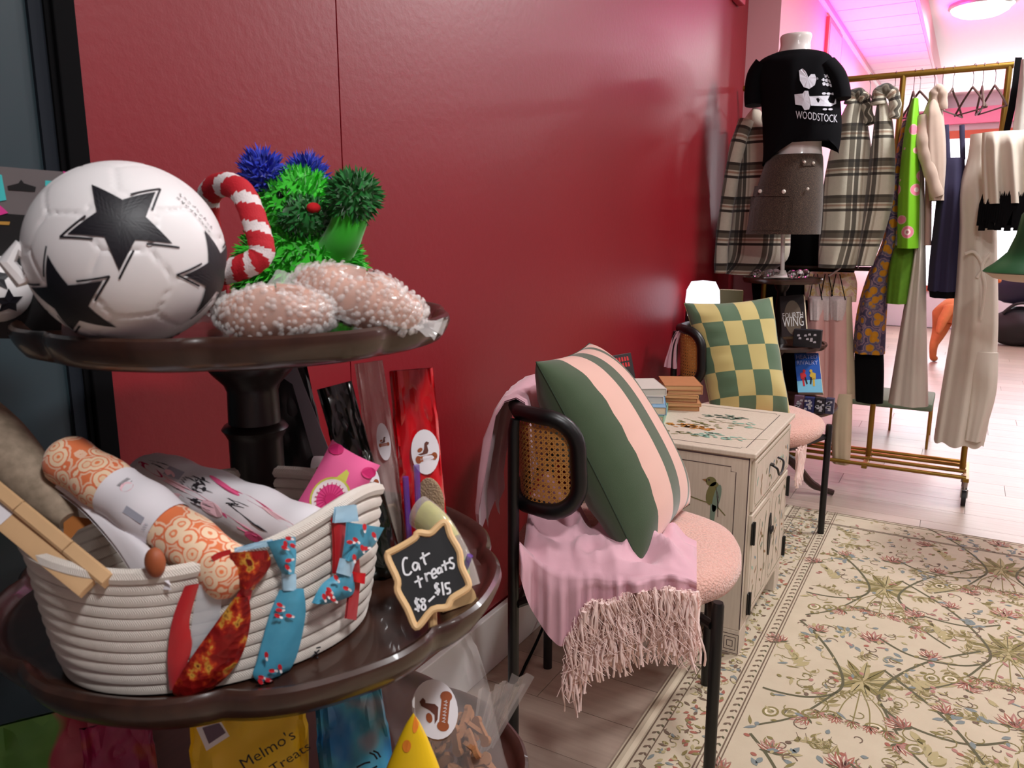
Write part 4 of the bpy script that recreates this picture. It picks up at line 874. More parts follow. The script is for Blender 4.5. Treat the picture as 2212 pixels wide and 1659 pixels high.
def wr(b, s, x0, y0, x1, y1, size):
    L = sqrt((x1-x0)**2+(y1-y0)**2); e = np.array([(x1-x0)/L, (y1-y0)/L]); nrm = np.array([e[1], -e[0]])
    vs, fs = text2d(s, size, 'LEFT'); wmax = max(v[0] for v in vs); kx = L/wmax
    b.add([fy_(*(np.array([x0, y0])+e*v[0]*kx+nrm*v[1])) for v in vs], fs, 0)
b = MB(); wr(b, "Melmo's", 520, 1655, 635, 1585, 34); wr(b, 'Treats', 585, 1665, 668, 1610, 28); b.build('handwriting', M_ink, T, False)
b = MB(); fill2d(b, [(424, 1572), (446, 1622), (496, 1590), (478, 1560)], lambda x, y: fy_(x, y), 0); fill2d(b, [(438, 1572), (452, 1606), (488, 1582), (474, 1562)], lambda x, y: fy_(x, y)-_fh*.0008, 1); b.build('corner_label', [M_ylw, mat('plum_grey', (104, 84, 100), .5)], T, False)
m, t = nmat('pink_green_film', .35); t.link(t.ramp(t.noise(9, 1.5, t.obj()), [(0, rgb(60, 120, 40)), (.46, rgb(96, 160, 60)), (.5, rgb(190, 70, 90)), (.62, rgb(214, 110, 120)), (.8, rgb(220, 190, 190))]), t.b.inputs['Base Color']); M_pg = m
bag('treat_bag', 'pink and green printed treat bag at the far left under the tray', base3(95, 1720, .40), ony(90, 1545, .42), .062, .02, M_pg, 14, group='treat bags on the bottom tray')
m, t = nmat('magenta_film', .3); t.link(t.ramp(t.noise(14, 2, t.obj()), [(0, rgb(120, 20, 60)), (.5, rgb(170, 40, 90)), (.6, rgb(206, 110, 40)), (.7, rgb(200, 150, 160))]), t.b.inputs['Base Color'])
bag('treat_bag', 'magenta printed treat bag between the pink bag and the yellow bag', base3(270, 1740, .45), ony(250, 1555, .46), .04, .02, m, 15, group='treat bags on the bottom tray')
# ================================================================== CHAIRS
M_frame = mat('black_powder_coat', (9, 9, 10), .38)
m, t = nmat('blush_boucle', .95, .5)
vo = t.new('ShaderNodeTexVoronoi'); vo.inputs['Scale'].default_value = 190; t.link(t.obj(), vo.inputs['Vector'])
t.link(t.mix(vo.outputs['Distance'], rgb(238, 190, 174), rgb(222, 166, 150)), t.b.inputs['Base Color']); t.bump(vo.outputs['Distance'], .7, .004); M_bouc = m
M_cane = mat('honey_cane', (186, 128, 62), .55, var=.15, vscale=60)
def make_chair(label):
    T = thing('dining_chair', label, 'chair', 'black framed chairs with blush boucle seats')
    b = MB(); n = 56; rings = []
    for z, k in ((.418, .80), (.422, .90), (.435, .965), (.455, 1.0), (.475, .995), (.490, .96), (.500, .86), (.506, .65), (.508, .35), (.508, .05)):
        rings.append([((.262*k)*(abs(cos(a))**.92*(1 if cos(a) > 0 else -1))+.01, (.258*k)*(abs(sin(a))**.92*(1 if sin(a) > 0 else -1)), z+.002*sin(5*a)) for a in [2*pi*j/n for j in range(n)]])
    b.loft(rings); b.build('seat', M_bouc, T)
    b = MB(); b.tube([(.20*cos(a), .20*sin(a), .408) for a in [2*pi*j/40 for j in range(40)]], .0115, 8, closed=True)
    for sx in (-1, 1):
        for sy in (-1, 1): b.tube([(sx*.205, sy*.215, .405), (sx*.12, sy*.12, .408)], .010, 8)
    b.tube([(.205, -.215, .405), (.205, .215, .405)], .010, 8); b.tube([(-.205, -.215, .405), (-.205, .215, .405)], .010, 8); b.build('seat_frame', M_frame, T)
    for sy in (-1, 1):
        b = MB(); b.tube([(.215, sy*.215, .0085), (.215, sy*.215, .45), (.215, sy*.215, .457)], [.0125, .0125, .010], 14); b.build('leg', M_frame, T)
        b = MB(); b.tube([(-.213, sy*.213, .0), (-.213, sy*.213, .79), (-.210, sy*.212, .815)], [.0125, .0125, .010], 14); b.build('leg', M_frame, T)
    PLAN = spline([(-.072, -.226), (-.12, -.230), (-.165, -.222), (-.198, -.195), (-.218, -.14), (-.228, -.07), (-.230, 0), (-.228, .07), (-.218, .14), (-.198, .195), (-.165, .222), (-.12, .230), (-.072, .226)], 10)
    cum = [0]
    for i_ in range(1, len(PLAN)): cum.append(cum[-1]+np.linalg.norm(PLAN[i_]-PLAN[i_-1]))
    ARC = cum[-1]
    def back(v, z):
        s_ = min(max(v+ARC/2, 0), ARC); return V(np.interp(s_, cum, [p[0] for p in PLAN])-.06*(z-.73), np.interp(s_, cum, [p[1] for p in PLAN]), z)
    zc, hh, hw, cr = .727, .100, ARC/2-.002, .065
    path = []
    for (sy, sz, a0) in ((1, 1, 0), (-1, 1, pi/2), (-1, -1, pi), (1, -1, 1.5*pi)):
        for k in range(9):
            a = a0+k*pi/16; path.append(back(sy*(hw-cr)+cr*cos(a), zc+sz*(hh-cr)+cr*sin(a)))
        nxt = {0: (-1, 1), pi/2: (-1, -1), pi: (1, -1), 1.5*pi: (1, 1)}[a0]
        e0 = path[-1]; 
        vz0 = (sy*(hw-cr)+cr*cos(a0+pi/2), zc+sz*(hh-cr)+cr*sin(a0+pi/2)); vz1 = (nxt[0]*(hw-cr)+cr*cos(a0+pi/2), zc+nxt[1]*(hh-cr)+cr*sin(a0+pi/2))
        for k in range(1, 8): path.append(back(vz0[0]+(vz1[0]-vz0[0])*k/8, vz0[1]+(vz1[1]-vz0[1])*k/8))
    b = MB(); b.tube(path, .0175, 12, closed=True); b.build('backrest_frame', M_frame, T)
    # woven cane: real strips with holes
    b = MB(); sp = .0115
    def inside(v, z):
        dv = max(0, abs(v)-(hw-cr)); dz = max(0, abs(z-zc)-(hh-cr)); return dv*dv+dz*dz < (cr-.004)**2
    def cane(p, d, wd, off):
        L = np.array(p); run = []
        for k in range(0, 110):
            q = L+np.array(d)*k*.009
            if inside(*q): run.append(q)
            elif run: break
        if len(run) < 2: return
        nrm = np.array([-d[1], d[0]])*wd/2
        A = [back(*(q-nrm))+V(off, 0, 0) for q in run]; B = [back(*(q+nrm))+V(off, 0, 0) for q in run]; k = len(run)
        b.add(A+B, [(i, i+1, k+i+1, k+i) for i in range(k-1)])
    k = -hw
    while k < hw:
        for o_ in (0, .0036): 
            z0 = zc-hh
            while not inside(k+o_, z0) and z0 < zc: z0 += .004
            cane((k+o_, z0), (0, 1), .0019, .0006)
        k += sp
    k = zc-hh
    while k < zc+hh:
        for o_ in (0, .0036):
            v0 = -hw
            while not inside(v0, k+o_) and v0 < 0: v0 += .004
            cane((v0, k+o_), (1, 0), .0019, -.0006)
        k += sp
    for s in (-1, 1):
        k = -hw-2*hh
        while k < hw+2*hh:
            z0 = zc-hh; v0 = k
            for i in range(60):
                if inside(v0, z0): break
                v0 += s*.004; z0 += .004
            else: k += sp; continue
            cane((v0, z0), (s*.7071, .7071), .0024, .0013*s); k += sp
    b.build('cane_panel', M_cane, T, False)
    return T
CH1 = make_chair('black framed chair with cane back, holding the striped pillow and pink throw')
CH1.location = (.415, 1.62, 0); CH1.rotation_euler = (0, 0, radians(17))
CH2 = copy_tree(CH1); CH2['label'] = 'black framed chair behind the painted cabinet, holding the checkered pillow'
CH2.location = (.375, 3.03, 0); CH2.rotation_euler = (0, 0, radians(-20))
for c_ in (CH1, CH2): c_.location.z = .0

# ================================================================== PILLOWS
def pillow(name, label, TN, TF, BN, BF, th, m, wr=0.0, seed=0, seam_m=None, thb=None):
    TN, TF, BN, BF = map(lambda p: np.array(p, float), (TN, TF, BN, BF)); N = 44
    nrm = unit(np.cross(TF-TN, BN-TN)); nrm = nrm if np.dot(nrm, CAM-TN) > 0 else -nrm
    def P(u, v, s):
        du, dv = 2*u-1, 2*v-1; pin = .055
        uu = .5+du*.5*(1-pin*(1-dv*dv)); vv = .5+dv*.5*(1-pin*(1-du*du))
        p = (TN*(1-uu)+TF*uu)*(1-vv)+(BN*(1-uu)+BF*uu)*vv
        k = (max(0, 1-abs(du)**2.8)*max(0, 1-abs(dv)**2.8))**.50
        w_ = wr*(sin(44*v+4*u+seed)*exp(-((u-.12)/.16)**2)+.7*sin(21*v-7*u+2*seed)*exp(-((u-.9)/.2)**2)+.6*sin(19*u+seed)*exp(-((v-.95)/.1)**2)+.5*sin(23*u+5*v)*exp(-((v-.05)/.1)**2))*min(1, 3*k)
        return p+nrm*s*((th if s > 0 else (thb or th))*k+w_)
    g_ = [.5-.5*cos(pi*i/N) for i in range(N+1)]; T = thing(name, label, 'pillow'); b = MB()
    for s in (1, -1): b.grid([[P(u, v, s) for u in g_] for v in g_], 0, [[(u, v) for u in g_] for v in g_], flip=(s < 0))
    b.build('cushion', m, T, angle=0)
    b = MB(); pe = [P(u, 0, 1) for u in g_]+[P(1, v, 1) for v in g_[1:]]+[P(u, 1, 1) for u in g_[::-1][1:]]+[P(0, v, 1) for v in g_[::-1][1:-1]]
    b.tube(pe, .0016, 6, closed=True); b.build('seam', seam_m or m, T)
    return T
m, t = nmat('striped_cotton', .9, .35); u, ux, vx = t.uv()
GRN, PNK = rgb(64, 82, 56), rgb(228, 182, 166)
t.link(t.ramp(ux, [(0, GRN), (.155, PNK), (.37, GRN), (.53, PNK), (.72, GRN), (.80, PNK), (.94, GRN)], True), t.b.inputs['Base Color']); t.bump(t.noise(500, 2, t.obj()), .12, .002)
M_strp = m
pillow('striped_pillow', 'green and pink striped pillow leaning on the cane back chair', (.285, 1.43, .925), (.195, 1.90, .900), (.520, 1.455, .512), (.500, 1.86, .512), .095, M_strp, .0013, 1, mat('dark_green_seam', (46, 62, 44), .9), .10)
m, t = nmat('checkered_cotton', .9, .35); u, ux, vx = t.uv()
ck = t.new('ShaderNodeTexChecker'); ck.inputs['Scale'].default_value = 1.0; ck.inputs['Color1'].default_value = rgb(200, 184, 118); ck.inputs['Color2'].default_value = rgb(86, 112, 84)
mp = t.new('ShaderNodeMapping'); t.link(u, mp.inputs[0]); mp.inputs['Scale'].default_value = (4.6, 4.6, 1); mp.inputs['Location'].default_value = (.60, .10, .5)
t.link(mp.outputs[0], ck.inputs['Vector']); t.link(ck.outputs[0], t.b.inputs['Base Color']); t.bump(t.noise(500, 2, t.obj()), .1, .002)
pillow('checkered_pillow', 'green and yellow checkered pillow on the chair behind the cabinet', ony(1478, 655, 2.92), ony(1668, 642, 3.12), ony(1540, 905, 2.84), ony(1708, 902, 3.02), .085, m, .004, 2)

# ================================================================== PINK THROWS
M_thr = mat('pink_throw', (222, 172, 184), .9, sheen=.4, var=.06, vscale=30, bump=.15, bscale=900)
M_frg = mat('blush_fringe', (252, 224, 216), .95, var=.1, vscale=80)
th17 = radians(17); SN = V(sin(th17), -cos(th17), 0); SA = V(cos(th17), sin(th17), 0); CC = V(.415, 1.62, 0)
def side(px, py, off): return onp(px, py, CC+SN*(.262+off), SN)
TH = thing('pink_throw', 'pale pink fringed throw draped over the chair with the striped pillow', 'throw blanket')
# on the seat and falling over its near side
cols = [(1122, 1128, 1165, 1240), (1140, 1118, 1180, 1300), (1165, 1108, 1200, 1345), (1190, 1112, 1215, 1380), (1216, 1130, 1225, 1396), (1238, 1160, 1232, 1360), (1262, 1185, 1240, 1318), (1285, 1205, 1242, 1300), (1310, 1222, 1246, 1304), (1335, 1232, 1248, 1296), (1360, 1236, 1250, 1284), (1390, 1222, 1246, 1278), (1420, 1212, 1240, 1274), (1450, 1214, 1238, 1274), (1478, 1224, 1244, 1280), (1505, 1244, 1256, 1286)]
cs = spline([(*c_,) for c_ in cols], 5); P = []
for k, c_ in enumerate(cs):
    px, yb_, ye, yh = c_; f = k/len(cs); col = []
    top = side(px, ye, .0); back1 = top-SN*.16+V(0, 0, 0); 
    fold = .034*mnoise.noise(Vector((k*.15, 1.3, 0)))+.016*mnoise.noise(Vector((k*.41, 4.3, 0)))
    NB = 16
    for j in range(NB):
        dd = .21*(1-j/(NB-1)); q = side(px, ye, .0)-SN*dd; fx_ = k/len(cs)
        nz = mnoise.noise(Vector((fx_*4.2+dd*8, dd*9-fx_*3, 3.1))); nz2 = mnoise.noise(Vector((fx_*13+2, dd*30+fx_*9, 7.7)))
        h_ = .008+.062*(1-abs(nz)*2.2)*(dd/.21)**.35+.005*nz2+.085*exp(-((fx_-.02)/.16)**2)*(dd/.21)**.8
        q[2] = .512+max(.004, h_)*min(1, (1-fx_)*6+.1); col.append(q)
    e = side(px, ye, .012); e[2] = max(e[2], .49) if False else e[2]
    for j in range(1, 13):
        y = ye+(yh-ye)*j/12; col.append(side(px, y, .016+.012*min(1, j/4)+fold*min(1, j/6)))
    P.append(col)
b = MB(); b.grid(P); b.grid([[p-SN*.003 for p in r] for r in P], flip=True); b.build('throw_cloth', M_thr, TH, angle=0)
# hanging down the back of the chair, over the top rail
PLW = spline([(-.212, -.172), (-.218, -.15), (-.222, -.12), (-.230, -.05), (-.230, .03), (-.226, .10)], 6); Pg = []
for k, p in enumerate(PLW):
    d_ = unit(PLW[min(k+1, len(PLW)-1)]-PLW[max(k-1, 0)]); o2 = np.array([-d_[1], d_[0]]); o2 = o2 if o2[0] < 0 or (o2[1] < 0 and o2[0] < .3) else -o2; f_ = k/len(PLW)
    row = []
    for q, (of, z) in enumerate(((.080, .53+.03*sin(k*.9)), (.085, .60), (.075, .68), (.062, .76), (.046, .815), (.026, .845), (.0, .853), (-.020, .842), (-.028, .81), (-.030, .74), (-.032, .68), (-.034, .64+.02*sin(k*.7)))):
        w_ = .016*mnoise.noise(Vector((k*.42, q*.18, 2.0)))*(1-abs(q-6)/9*0)*(1 if q < 4 else .35)
        lx, ly = p+o2*(of+w_+.004); row.append(CC+SA*lx-SN*ly+V(0, 0, z))
    Pg.append(row)
b = MB(); b.grid(Pg); b.grid([[p+V(0, 0, -.003) for p in r] for r in Pg], flip=True); b.build('throw_back_drape', M_thr, TH, angle=0)
# fringe
b = MB(); rn = random.Random(8); hem = [(c_[0], c_[3]) for c_ in cs]
for k in range(150):
    f = .30+.70*rn.random(); i = f*(len(hem)-1); i0 = int(min(i, len(hem)-2)); x, y = np.array(hem[i0])+(np.array(hem[i0+1])-np.array(hem[i0]))*(i-i0)
    q = side(x, y-4, .026+rn.uniform(-.01, .012)); L = .155*rn.uniform(.75, 1.08)*(1.0 if x > 1290 else 1.12); dr = rn.uniform(-.02, .03)
    pts = [q+V(0, 0, -L*s_)+SA*(dr*s_+.004*sin(s_*9+k))+SN*(.010*sin(s_*6+k*2.3)) for s_ in [j/9 for j in range(10)]]
    b.tube(pts, [.0036*rn.uniform(.7, 1.2)*(1-.35*j/9)+.0006*sin(j*2.2+k) for j in range(10)], 5)
for k in range(260):
    f = .30+.70*rn.random(); i = f*(len(hem)-1); i0 = int(min(i, len(hem)-2)); x, y = np.array(hem[i0])+(np.array(hem[i0+1])-np.array(hem[i0]))*(i-i0)
    q = side(x, y-2, .03+rn.uniform(-.012, .014)); L = .15*rn.uniform(.5, 1.12)
    a1, a2 = rn.uniform(0, 6), rn.uniform(.004, .012); pts = [q+V(0, 0, -L*s_)+SA*(a2*sin(s_*8+a1)+rn.uniform(-.02, .02)*s_)+SN*(a2*cos(s_*7+a1)) for s_ in [j/8 for j in range(9)]]
    b.tube(pts, .0008, 4)
tag(b.build('throw_fringe', M_frg, TH), kind='stuff')
# second throw on the rear chair
T2 = thing('pink_throw', 'pale pink throw hung over the back of the chair behind the cabinet', 'throw blanket')
b = MB(); rows = [(1486, 706, 1462, 716), (1474, 716, 1454, 730), (1464, 740, 1446, 755), (1462, 770, 1438, 780), (1462, 796, 1436, 792)]
Pg = []
for xr, yr, xl, yl in [tuple(r) for r in spline(rows, 5)]:
    R0 = ony(xr, yr, 2.90); L0 = ony(xl, yl, 2.90); Pg.append([L0+(R0-L0)*k/8+V(0, .006*sin(k*1.6)-.01, 0) for k in range(9)])
b.grid(Pg); b.grid([[p+V(0, .012, 0) for p in r] for r in Pg], flip=True); b.grid([[r[0], r[0]+V(0, .012, 0)] for r in Pg]); b.grid([[r[-1], r[-1]+V(0, .012, 0)] for r in Pg], flip=True); b.build('throw_cloth', M_thr, T2, angle=0)
b = MB()
for k in range(26):
    q = V(.60+.004*sin(k), 2.80+.0055*k, .43); L = .10+.05*rn.random(); b.tube([q+V(.006*sin(s_*4+k), .004*cos(s_*5+k), -L*s_) for s_ in (0, .25, .5, .75, 1)], .0032, 5)
tag(b.build('throw_fringe', M_frg, T2), kind='stuff')

# ================================================================== PAINTED CABINET
m, t = nmat('cream_crackle_paint', .5)
mp = t.new('ShaderNodeMapping'); t.link(t.obj(), mp.inputs[0]); mp.inputs['Scale'].default_value = (60, 60, 3)
t.link(t.mix(t.noise(3, 5, mp.outputs[0]), rgb(196, 180, 160), rgb(224, 212, 194)), t.b.inputs['Base Color']); M_cream = m
M_line = mat('dark_paint_line', (82, 66, 66), .6); M_iron = mat('black_iron', (18, 17, 17), .45)
KX0, KX1, KY0, KY1, KH = .07, .610, 2.071, 2.612, .608
CB = thing('painted_cabinet', 'cream hand painted oriental cabinet with bird and flowers between the chairs', 'cabinet')
b = MB(); b.box((KX0, KY0, .085), (KX1-.012, KY1, KH-.014), bevel=.002); b.build('body', M_cream, CB, False)
b = MB(); b.box((KX0-.004, KY0-.004, KH-.014), (KX1+.004, KY1+.004, KH), bevel=.003); b.build('top', M_cream, CB, False)
for (x, y) in ((KX0, KY0), (KX1-.075, KY0), (KX0, KY1-.075), (KX1-.075, KY1-.075)):
    b = MB(); b.box((x, y, .0085 if x > .4 else 0.0), (x+.063 if x > .4 else x+.075, y+.075, .085), bevel=.002); b.build('foot', M_cream, CB, False)
fx = KX1-.012
b = MB(); b.box((fx, KY0+.025, KH-.175), (fx+.010, KY1-.025, KH-.03), bevel=.002); DW = b.build('drawer', M_cream, CB, False)
yc = (KY0+KY1)/2; b = MB(); b.tube(spline([(fx+.012, yc-.045, KH-.09), (fx+.03, yc-.045, KH-.10), (fx+.032, yc-.02, KH-.125), (fx+.032, yc+.02, KH-.125), (fx+.03, yc+.045, KH-.10), (fx+.012, yc+.045, KH-.09)], 5), .0035, 8); b.lathe([(.012, 0), (.012, .003), (.006, .004)], (fx+.010, yc-.045, KH-.09), 12); b.build('drawer_pull', M_iron, DW)
for s, (y0, y1) in ((-1, (KY0+.025, yc-.0015)), (1, (yc+.0015, KY1-.025))):
    b = MB(); b.box((fx, y0, .115), (fx+.010, y1, KH-.185), bevel=.002); D = b.build('door', M_cream, CB, False)
    for z in (.16, .37):
        hy = y0+.006 if s < 0 else y1-.006; b = MB(); b.box((fx+.010, hy-.010, z-.032), (fx+.0145, hy+.010, z+.032), bevel=.001); b.cyl((fx+.016, hy-.002*s, z-.034), (fx+.016, hy-.002*s, z+.034), .004, n=8); b.build('hinge', M_iron, D, False)
    b = MB(); pl = [(sin(a)*.017*(1 if a < pi else 1), cos(a)*.062*(1+.1*cos(4*a))) for a in [pi*k/14 for k in range(15)]]
    b.poly([V(fx+.0105, yc+s*(.002+p[0]), .285+p[1]) for p in pl][::(1 if s < 0 else -1)], (1, 0, 0), .003); b.build('lock_plate', M_iron, D, False)
    b = MB(); b.tube([V(fx+.018, yc+s*.010, .30)+V(0, .007*cos(a), .009*sin(a)) for a in [2*pi*k/12 for k in range(12)]], .0022, 6, closed=True); b.build('ring_pull', M_iron, D)
# painted lines and pictures
pm = MB(); PCOL = [M_line, mat('paint_olive', (120, 116, 70), .6), mat('paint_slate_green', (120, 140, 122), .6), mat('paint_orange', (206, 138, 60), .6), mat('paint_mint', (150, 190, 170), .6), mat('paint_blue_grey', (120, 150, 160), .6), mat('paint_ochre', (150, 110, 70), .6)]
fs_ = frame((KX0, KY0, 0), (1, 0, 0), (0, 0, 1), .0006); WS = KX1-.012-KX0   # near side, normal -Y
def rect(fn, x0, y0, x1, y1, c_, wd=.0022, mi=0):
    pts = [(x0+c_, y0), (x1-c_, y0), (x1-c_, y0+c_), (x1, y0+c_), (x1, y1-c_), (x1-c_, y1-c_), (x1-c_, y1), (x0+c_, y1), (x0+c_, y1-c_), (x0, y1-c_), (x0, y0+c_), (x0+c_, y0+c_), (x0+c_, y0)]
    stroke2d(pm, pts, wd, fn, mi)
stroke2d(pm, [(0, KH-.018), (WS, KH-.018)], .004, fs_); stroke2d(pm, [(WS-.001, .09), (WS-.001, KH-.014)], .003, fs_)
rect(fs_, .06, .20, WS-.035, KH-.045, .014); rect(fs_, .06, .115, WS-.075, .175, .012)
for k in range(3): rect(frame((KX1-.070, KY0, 0), (1, 0, 0), (0, 0, 1), .0006), .008+.008*k, .014+.010*k, .056-.008*k, .072-.010*k, .0, .0018)
stroke2d(pm, [p[:2] for p in spline([(.295, .565, 0), (.325, .53, 0), (.345, .49, 0), (.352, .465, 0), (.40, .452, 0), (.44, .445, 0), (.47, .42, 0)], 6)], .0032, fs_, 1)
fs2 = frame((KX0, KY0, 0), (1, 0, 0), (0, 0, 1), .001); bx_, bz_ = .432, .478
pass; fill2d(pm, ell2d(bx_, bz_, .017, .036, -.25, 18), fs2, 1); fill2d(pm, ell2d(bx_-.006, bz_+.034, .015, .014, 0, 14), fs2, 1); fill2d(pm, [(bx_-.02, bz_+.040), (bx_-.032, bz_+.036), (bx_-.018, bz_+.030)], fs2, 6)
fs3 = frame((KX0, KY0, 0), (1, 0, 0), (0, 0, 1), .0014)
fill2d(pm, ell2d(bx_+.012, bz_-.012, .010, .042, -.18, 16), fs3, 2); fill2d(pm, [(bx_-.004, bz_-.03), (bx_+.012, bz_-.035), (bx_+.006, bz_-.10), (bx_-.004, bz_-.095)], fs3, 2); fill2d(pm, ell2d(bx_-.012, bz_+.038, .003, .003), fs3, 0)
for k in range(5): stroke2d(pm, [(bx_+.008+.002*k, bz_+.02-.012*k), (bx_+.018, bz_-.01-.014*k)], .0015, frame((KX0, KY0, 0), (1, 0, 0), (0, 0, 1), .0018), 0)
ft_ = frame((KX0, KY0, KH), (1, 0, 0), (0, 1, 0), .0008); ft2 = frame((KX0, KY0, KH), (1, 0, 0), (0, 1, 0), .0013); rn = random.Random(12)
rect(ft_, .035, .035, KX1-KX0-.035, KY1-KY0-.035, .012, .0022)
for (cx_, cy_, a_, b__, mi, n_) in ((.30, .20, .075, .028, 3, 46), (.36, .38, .07, .03, 2, 34), (.33, .25, .09, .05, 1, 20), (.40, .13, .09, .03, 4, 34), (.30, .11, .06, .02, 1, 10), (.42, .30, .05, .06, 4, 10)):
    for k in range(n_): a = rn.uniform(0, 6.28); r_ = rn.random()**.6; fill2d(pm, ell2d(cx_+a_*r_*cos(a), cy_+b__*r_*sin(a), rn.uniform(.006, .014), rn.uniform(.003, .006), rn.uniform(-.6, .6), 8), ft2 if mi != 1 else ft_, mi)
for k in range(7): x0 = rn.uniform(.2, .45); y0 = rn.uniform(.1, .42); stroke2d(pm, [(x0, y0), (x0+.04, y0+rn.uniform(-.03, .03)), (x0+.09, y0+rn.uniform(-.05, .05))], .0022, ft_, 1)
ff_ = frame((fx+.010, KY0, 0), (0, 1, 0), (0, 0, 1), .0006)
rect(ff_, .04, KH-.165, KY1-KY0-.04, KH-.04, .01, .002, 1); rect(ff_, .04, .13, .255, KH-.20, .012, .002, 1); rect(ff_, .287, .13, KY1-KY0-.04, KH-.20, .012, .002, 1)
for k in range(60):
    x0, z0 = rn.choice(((rn.uniform(.06, .24), rn.uniform(.15, .38)), (rn.uniform(.30, .48), rn.uniform(.15, .38)), (rn.uniform(.06, .48), rn.uniform(KH-.155, KH-.05)))); fill2d(pm, ell2d(x0, z0, rn.uniform(.006, .018), .004, rn.uniform(0, 3), 8), ff_, rn.choice((1, 2, 4, 5, 6)))
for x0 in (.12, .20, .34, .43): stroke2d(pm, [(x0, .14), (x0+.015, .22), (x0-.005, .31), (x0+.01, .38)], .003, ff_, 1)
pm.build('painted_decoration', PCOL, CB, False)

# ================================================================== BOOKS ON THE CABINET
M_page = mat('book_pages', (222, 206, 176), .8, var=.06, vscale=200)
def book(label, c, L, W, T_, rz, cov, group=None, tilt=None, name='book', pages=None):
    T = thing(name, label, 'book', group, c, rz)
    if tilt: T.rotation_euler = tilt
    b = MB(); b.box((-L/2, -W/2, 0), (L/2, W/2, .0022), bevel=.0006); b.box((-L/2, -W/2, T_-.0022), (L/2, W/2, T_), bevel=.0006); b.box((-L/2, -W/2, 0), (-L/2+.003, W/2, T_), bevel=.0008); b.build('cover', cov, T, False)
    b = MB(); b.box((-L/2+.003, -W/2+.003, .0022), (L/2-.003, W/2-.003, T_-.0022)); b.build('pages', pages or M_page, T, False)
    return T
M_tanb = [mat('tan_paperback_%d' % k, c_, .6, var=.1, vscale=50) for k, c_ in enumerate(((190, 128, 84), (198, 142, 96), (178, 116, 78), (206, 156, 104), (188, 132, 92)))]
tc = onz(1478, 880, KH)+V(-.02, .02, 0); ords = ('bottom', 'second', 'third', 'fourth', 'fifth', 'top'); z = KH
for k in range(6):
    th = (.016, .012, .014, .012, .013, .017)[k]
    book('%s tan paperback in the stack on the cabinet' % (ords[k] if k not in (1, 2, 3, 4) else ords[k]+' from the bottom'), (tc[0]+.004*sin(k*2.1), tc[1]+.004*cos(k*3), z), .115 if k < 5 else .125, .165, th, radians(200+4*sin(k*2)+(0 if k < 5 else 9)), M_tanb[k % 5], 'tan paperbacks stacked on the cabinet', pages=mat('tan_pages', (206, 160, 110), .8)); z += th+.0006
bc = onz(1395, 905, KH)+V(-.015, .03, 0); z = KH
for k, (lab, cov, L, W, th) in enumerate((('pale green paperback at the bottom of the pastel stack', mat('sage_cover', (140, 186, 160), .5, var=.15, vscale=30), .135, .20, .028), ('sky blue paperback on the pastel stack', mat('sky_cover', (126, 166, 196), .5, var=.15, vscale=30), .13, .195, .026), ('lower white boxed book on the pastel stack', mat('white_cover', (222, 216, 206), .5), .12, .17, .024), ('upper white boxed book on top of the pastel stack', MATS['white_cover'], .12, .17, .024))):
    book(lab, (bc[0]-(.02 if k > 1 else 0), bc[1]+(.02 if k > 1 else 0), z), L, W, th, radians(195+6*k), cov, 'pastel books on the cabinet', pages=M_page if k < 2 else mat('ivory_tray', (206, 200, 186), .7)); z += th+.0006
# black book leaning against the wall
LB = thing('leaning_book', 'black book with red title and white skeleton drawing leaning on the red wall', 'book', loc=(.115, 2.41, KH+.0005)); LB.rotation_euler = (0, radians(-16), radians(-18))
b = MB(); b.box((-.018, -.062, 0), (.0, .062, .185), bevel=.001); b.build('cover', mat('black_cover', (34, 30, 30), .4), LB, False)
b = MB(); b.box((-.016, -.060, .002), (-.002, .0625, .183)); b.build('pages', M_page, LB, False)
b = MB(); fb = frame((.0, -.062, 0), (0, 1, 0), (0, 0, 1), .0006); decal(b, 'SKELETON', .026, fb, 1, sx=.8, off=(.064, .163)) if False else None
for k, zz in enumerate((.168, .148)):
    for j in range(7): fill2d(b, [(.012+.014*j, zz-.008), (.022+.014*j, zz-.008), (.021+.014*j, zz+.006), (.013+.014*j, zz+.007)], fb, 1)
fill2d(b, ell2d(.062, .118, .013, .016), fb, 0); fill2d(b, [(.057, .104), (.067, .104), (.066, .06), (.058, .06)], fb, 0)
for k in range(5): stroke2d(b, [(.04+.002*k, .095-.010*k), (.062, .098-.009*k), (.086-.002*k, .093-.010*k)], .0035, fb, 0)
stroke2d(b, [(.04, .098), (.022, .07), (.03, .04)], .006, fb, 0); stroke2d(b, [(.084, .098), (.1, .07), (.094, .04)], .006, fb, 0); stroke2d(b, [(.06, .06), (.045, .03), (.048, .006)], .007, fb, 0); stroke2d(b, [(.064, .06), (.08, .03), (.076, .006)], .007, fb, 0)
b.build('cover_print', [mat('bone_white', (196, 194, 192), .6), mat('title_red', (196, 36, 40), .5)], LB, False)
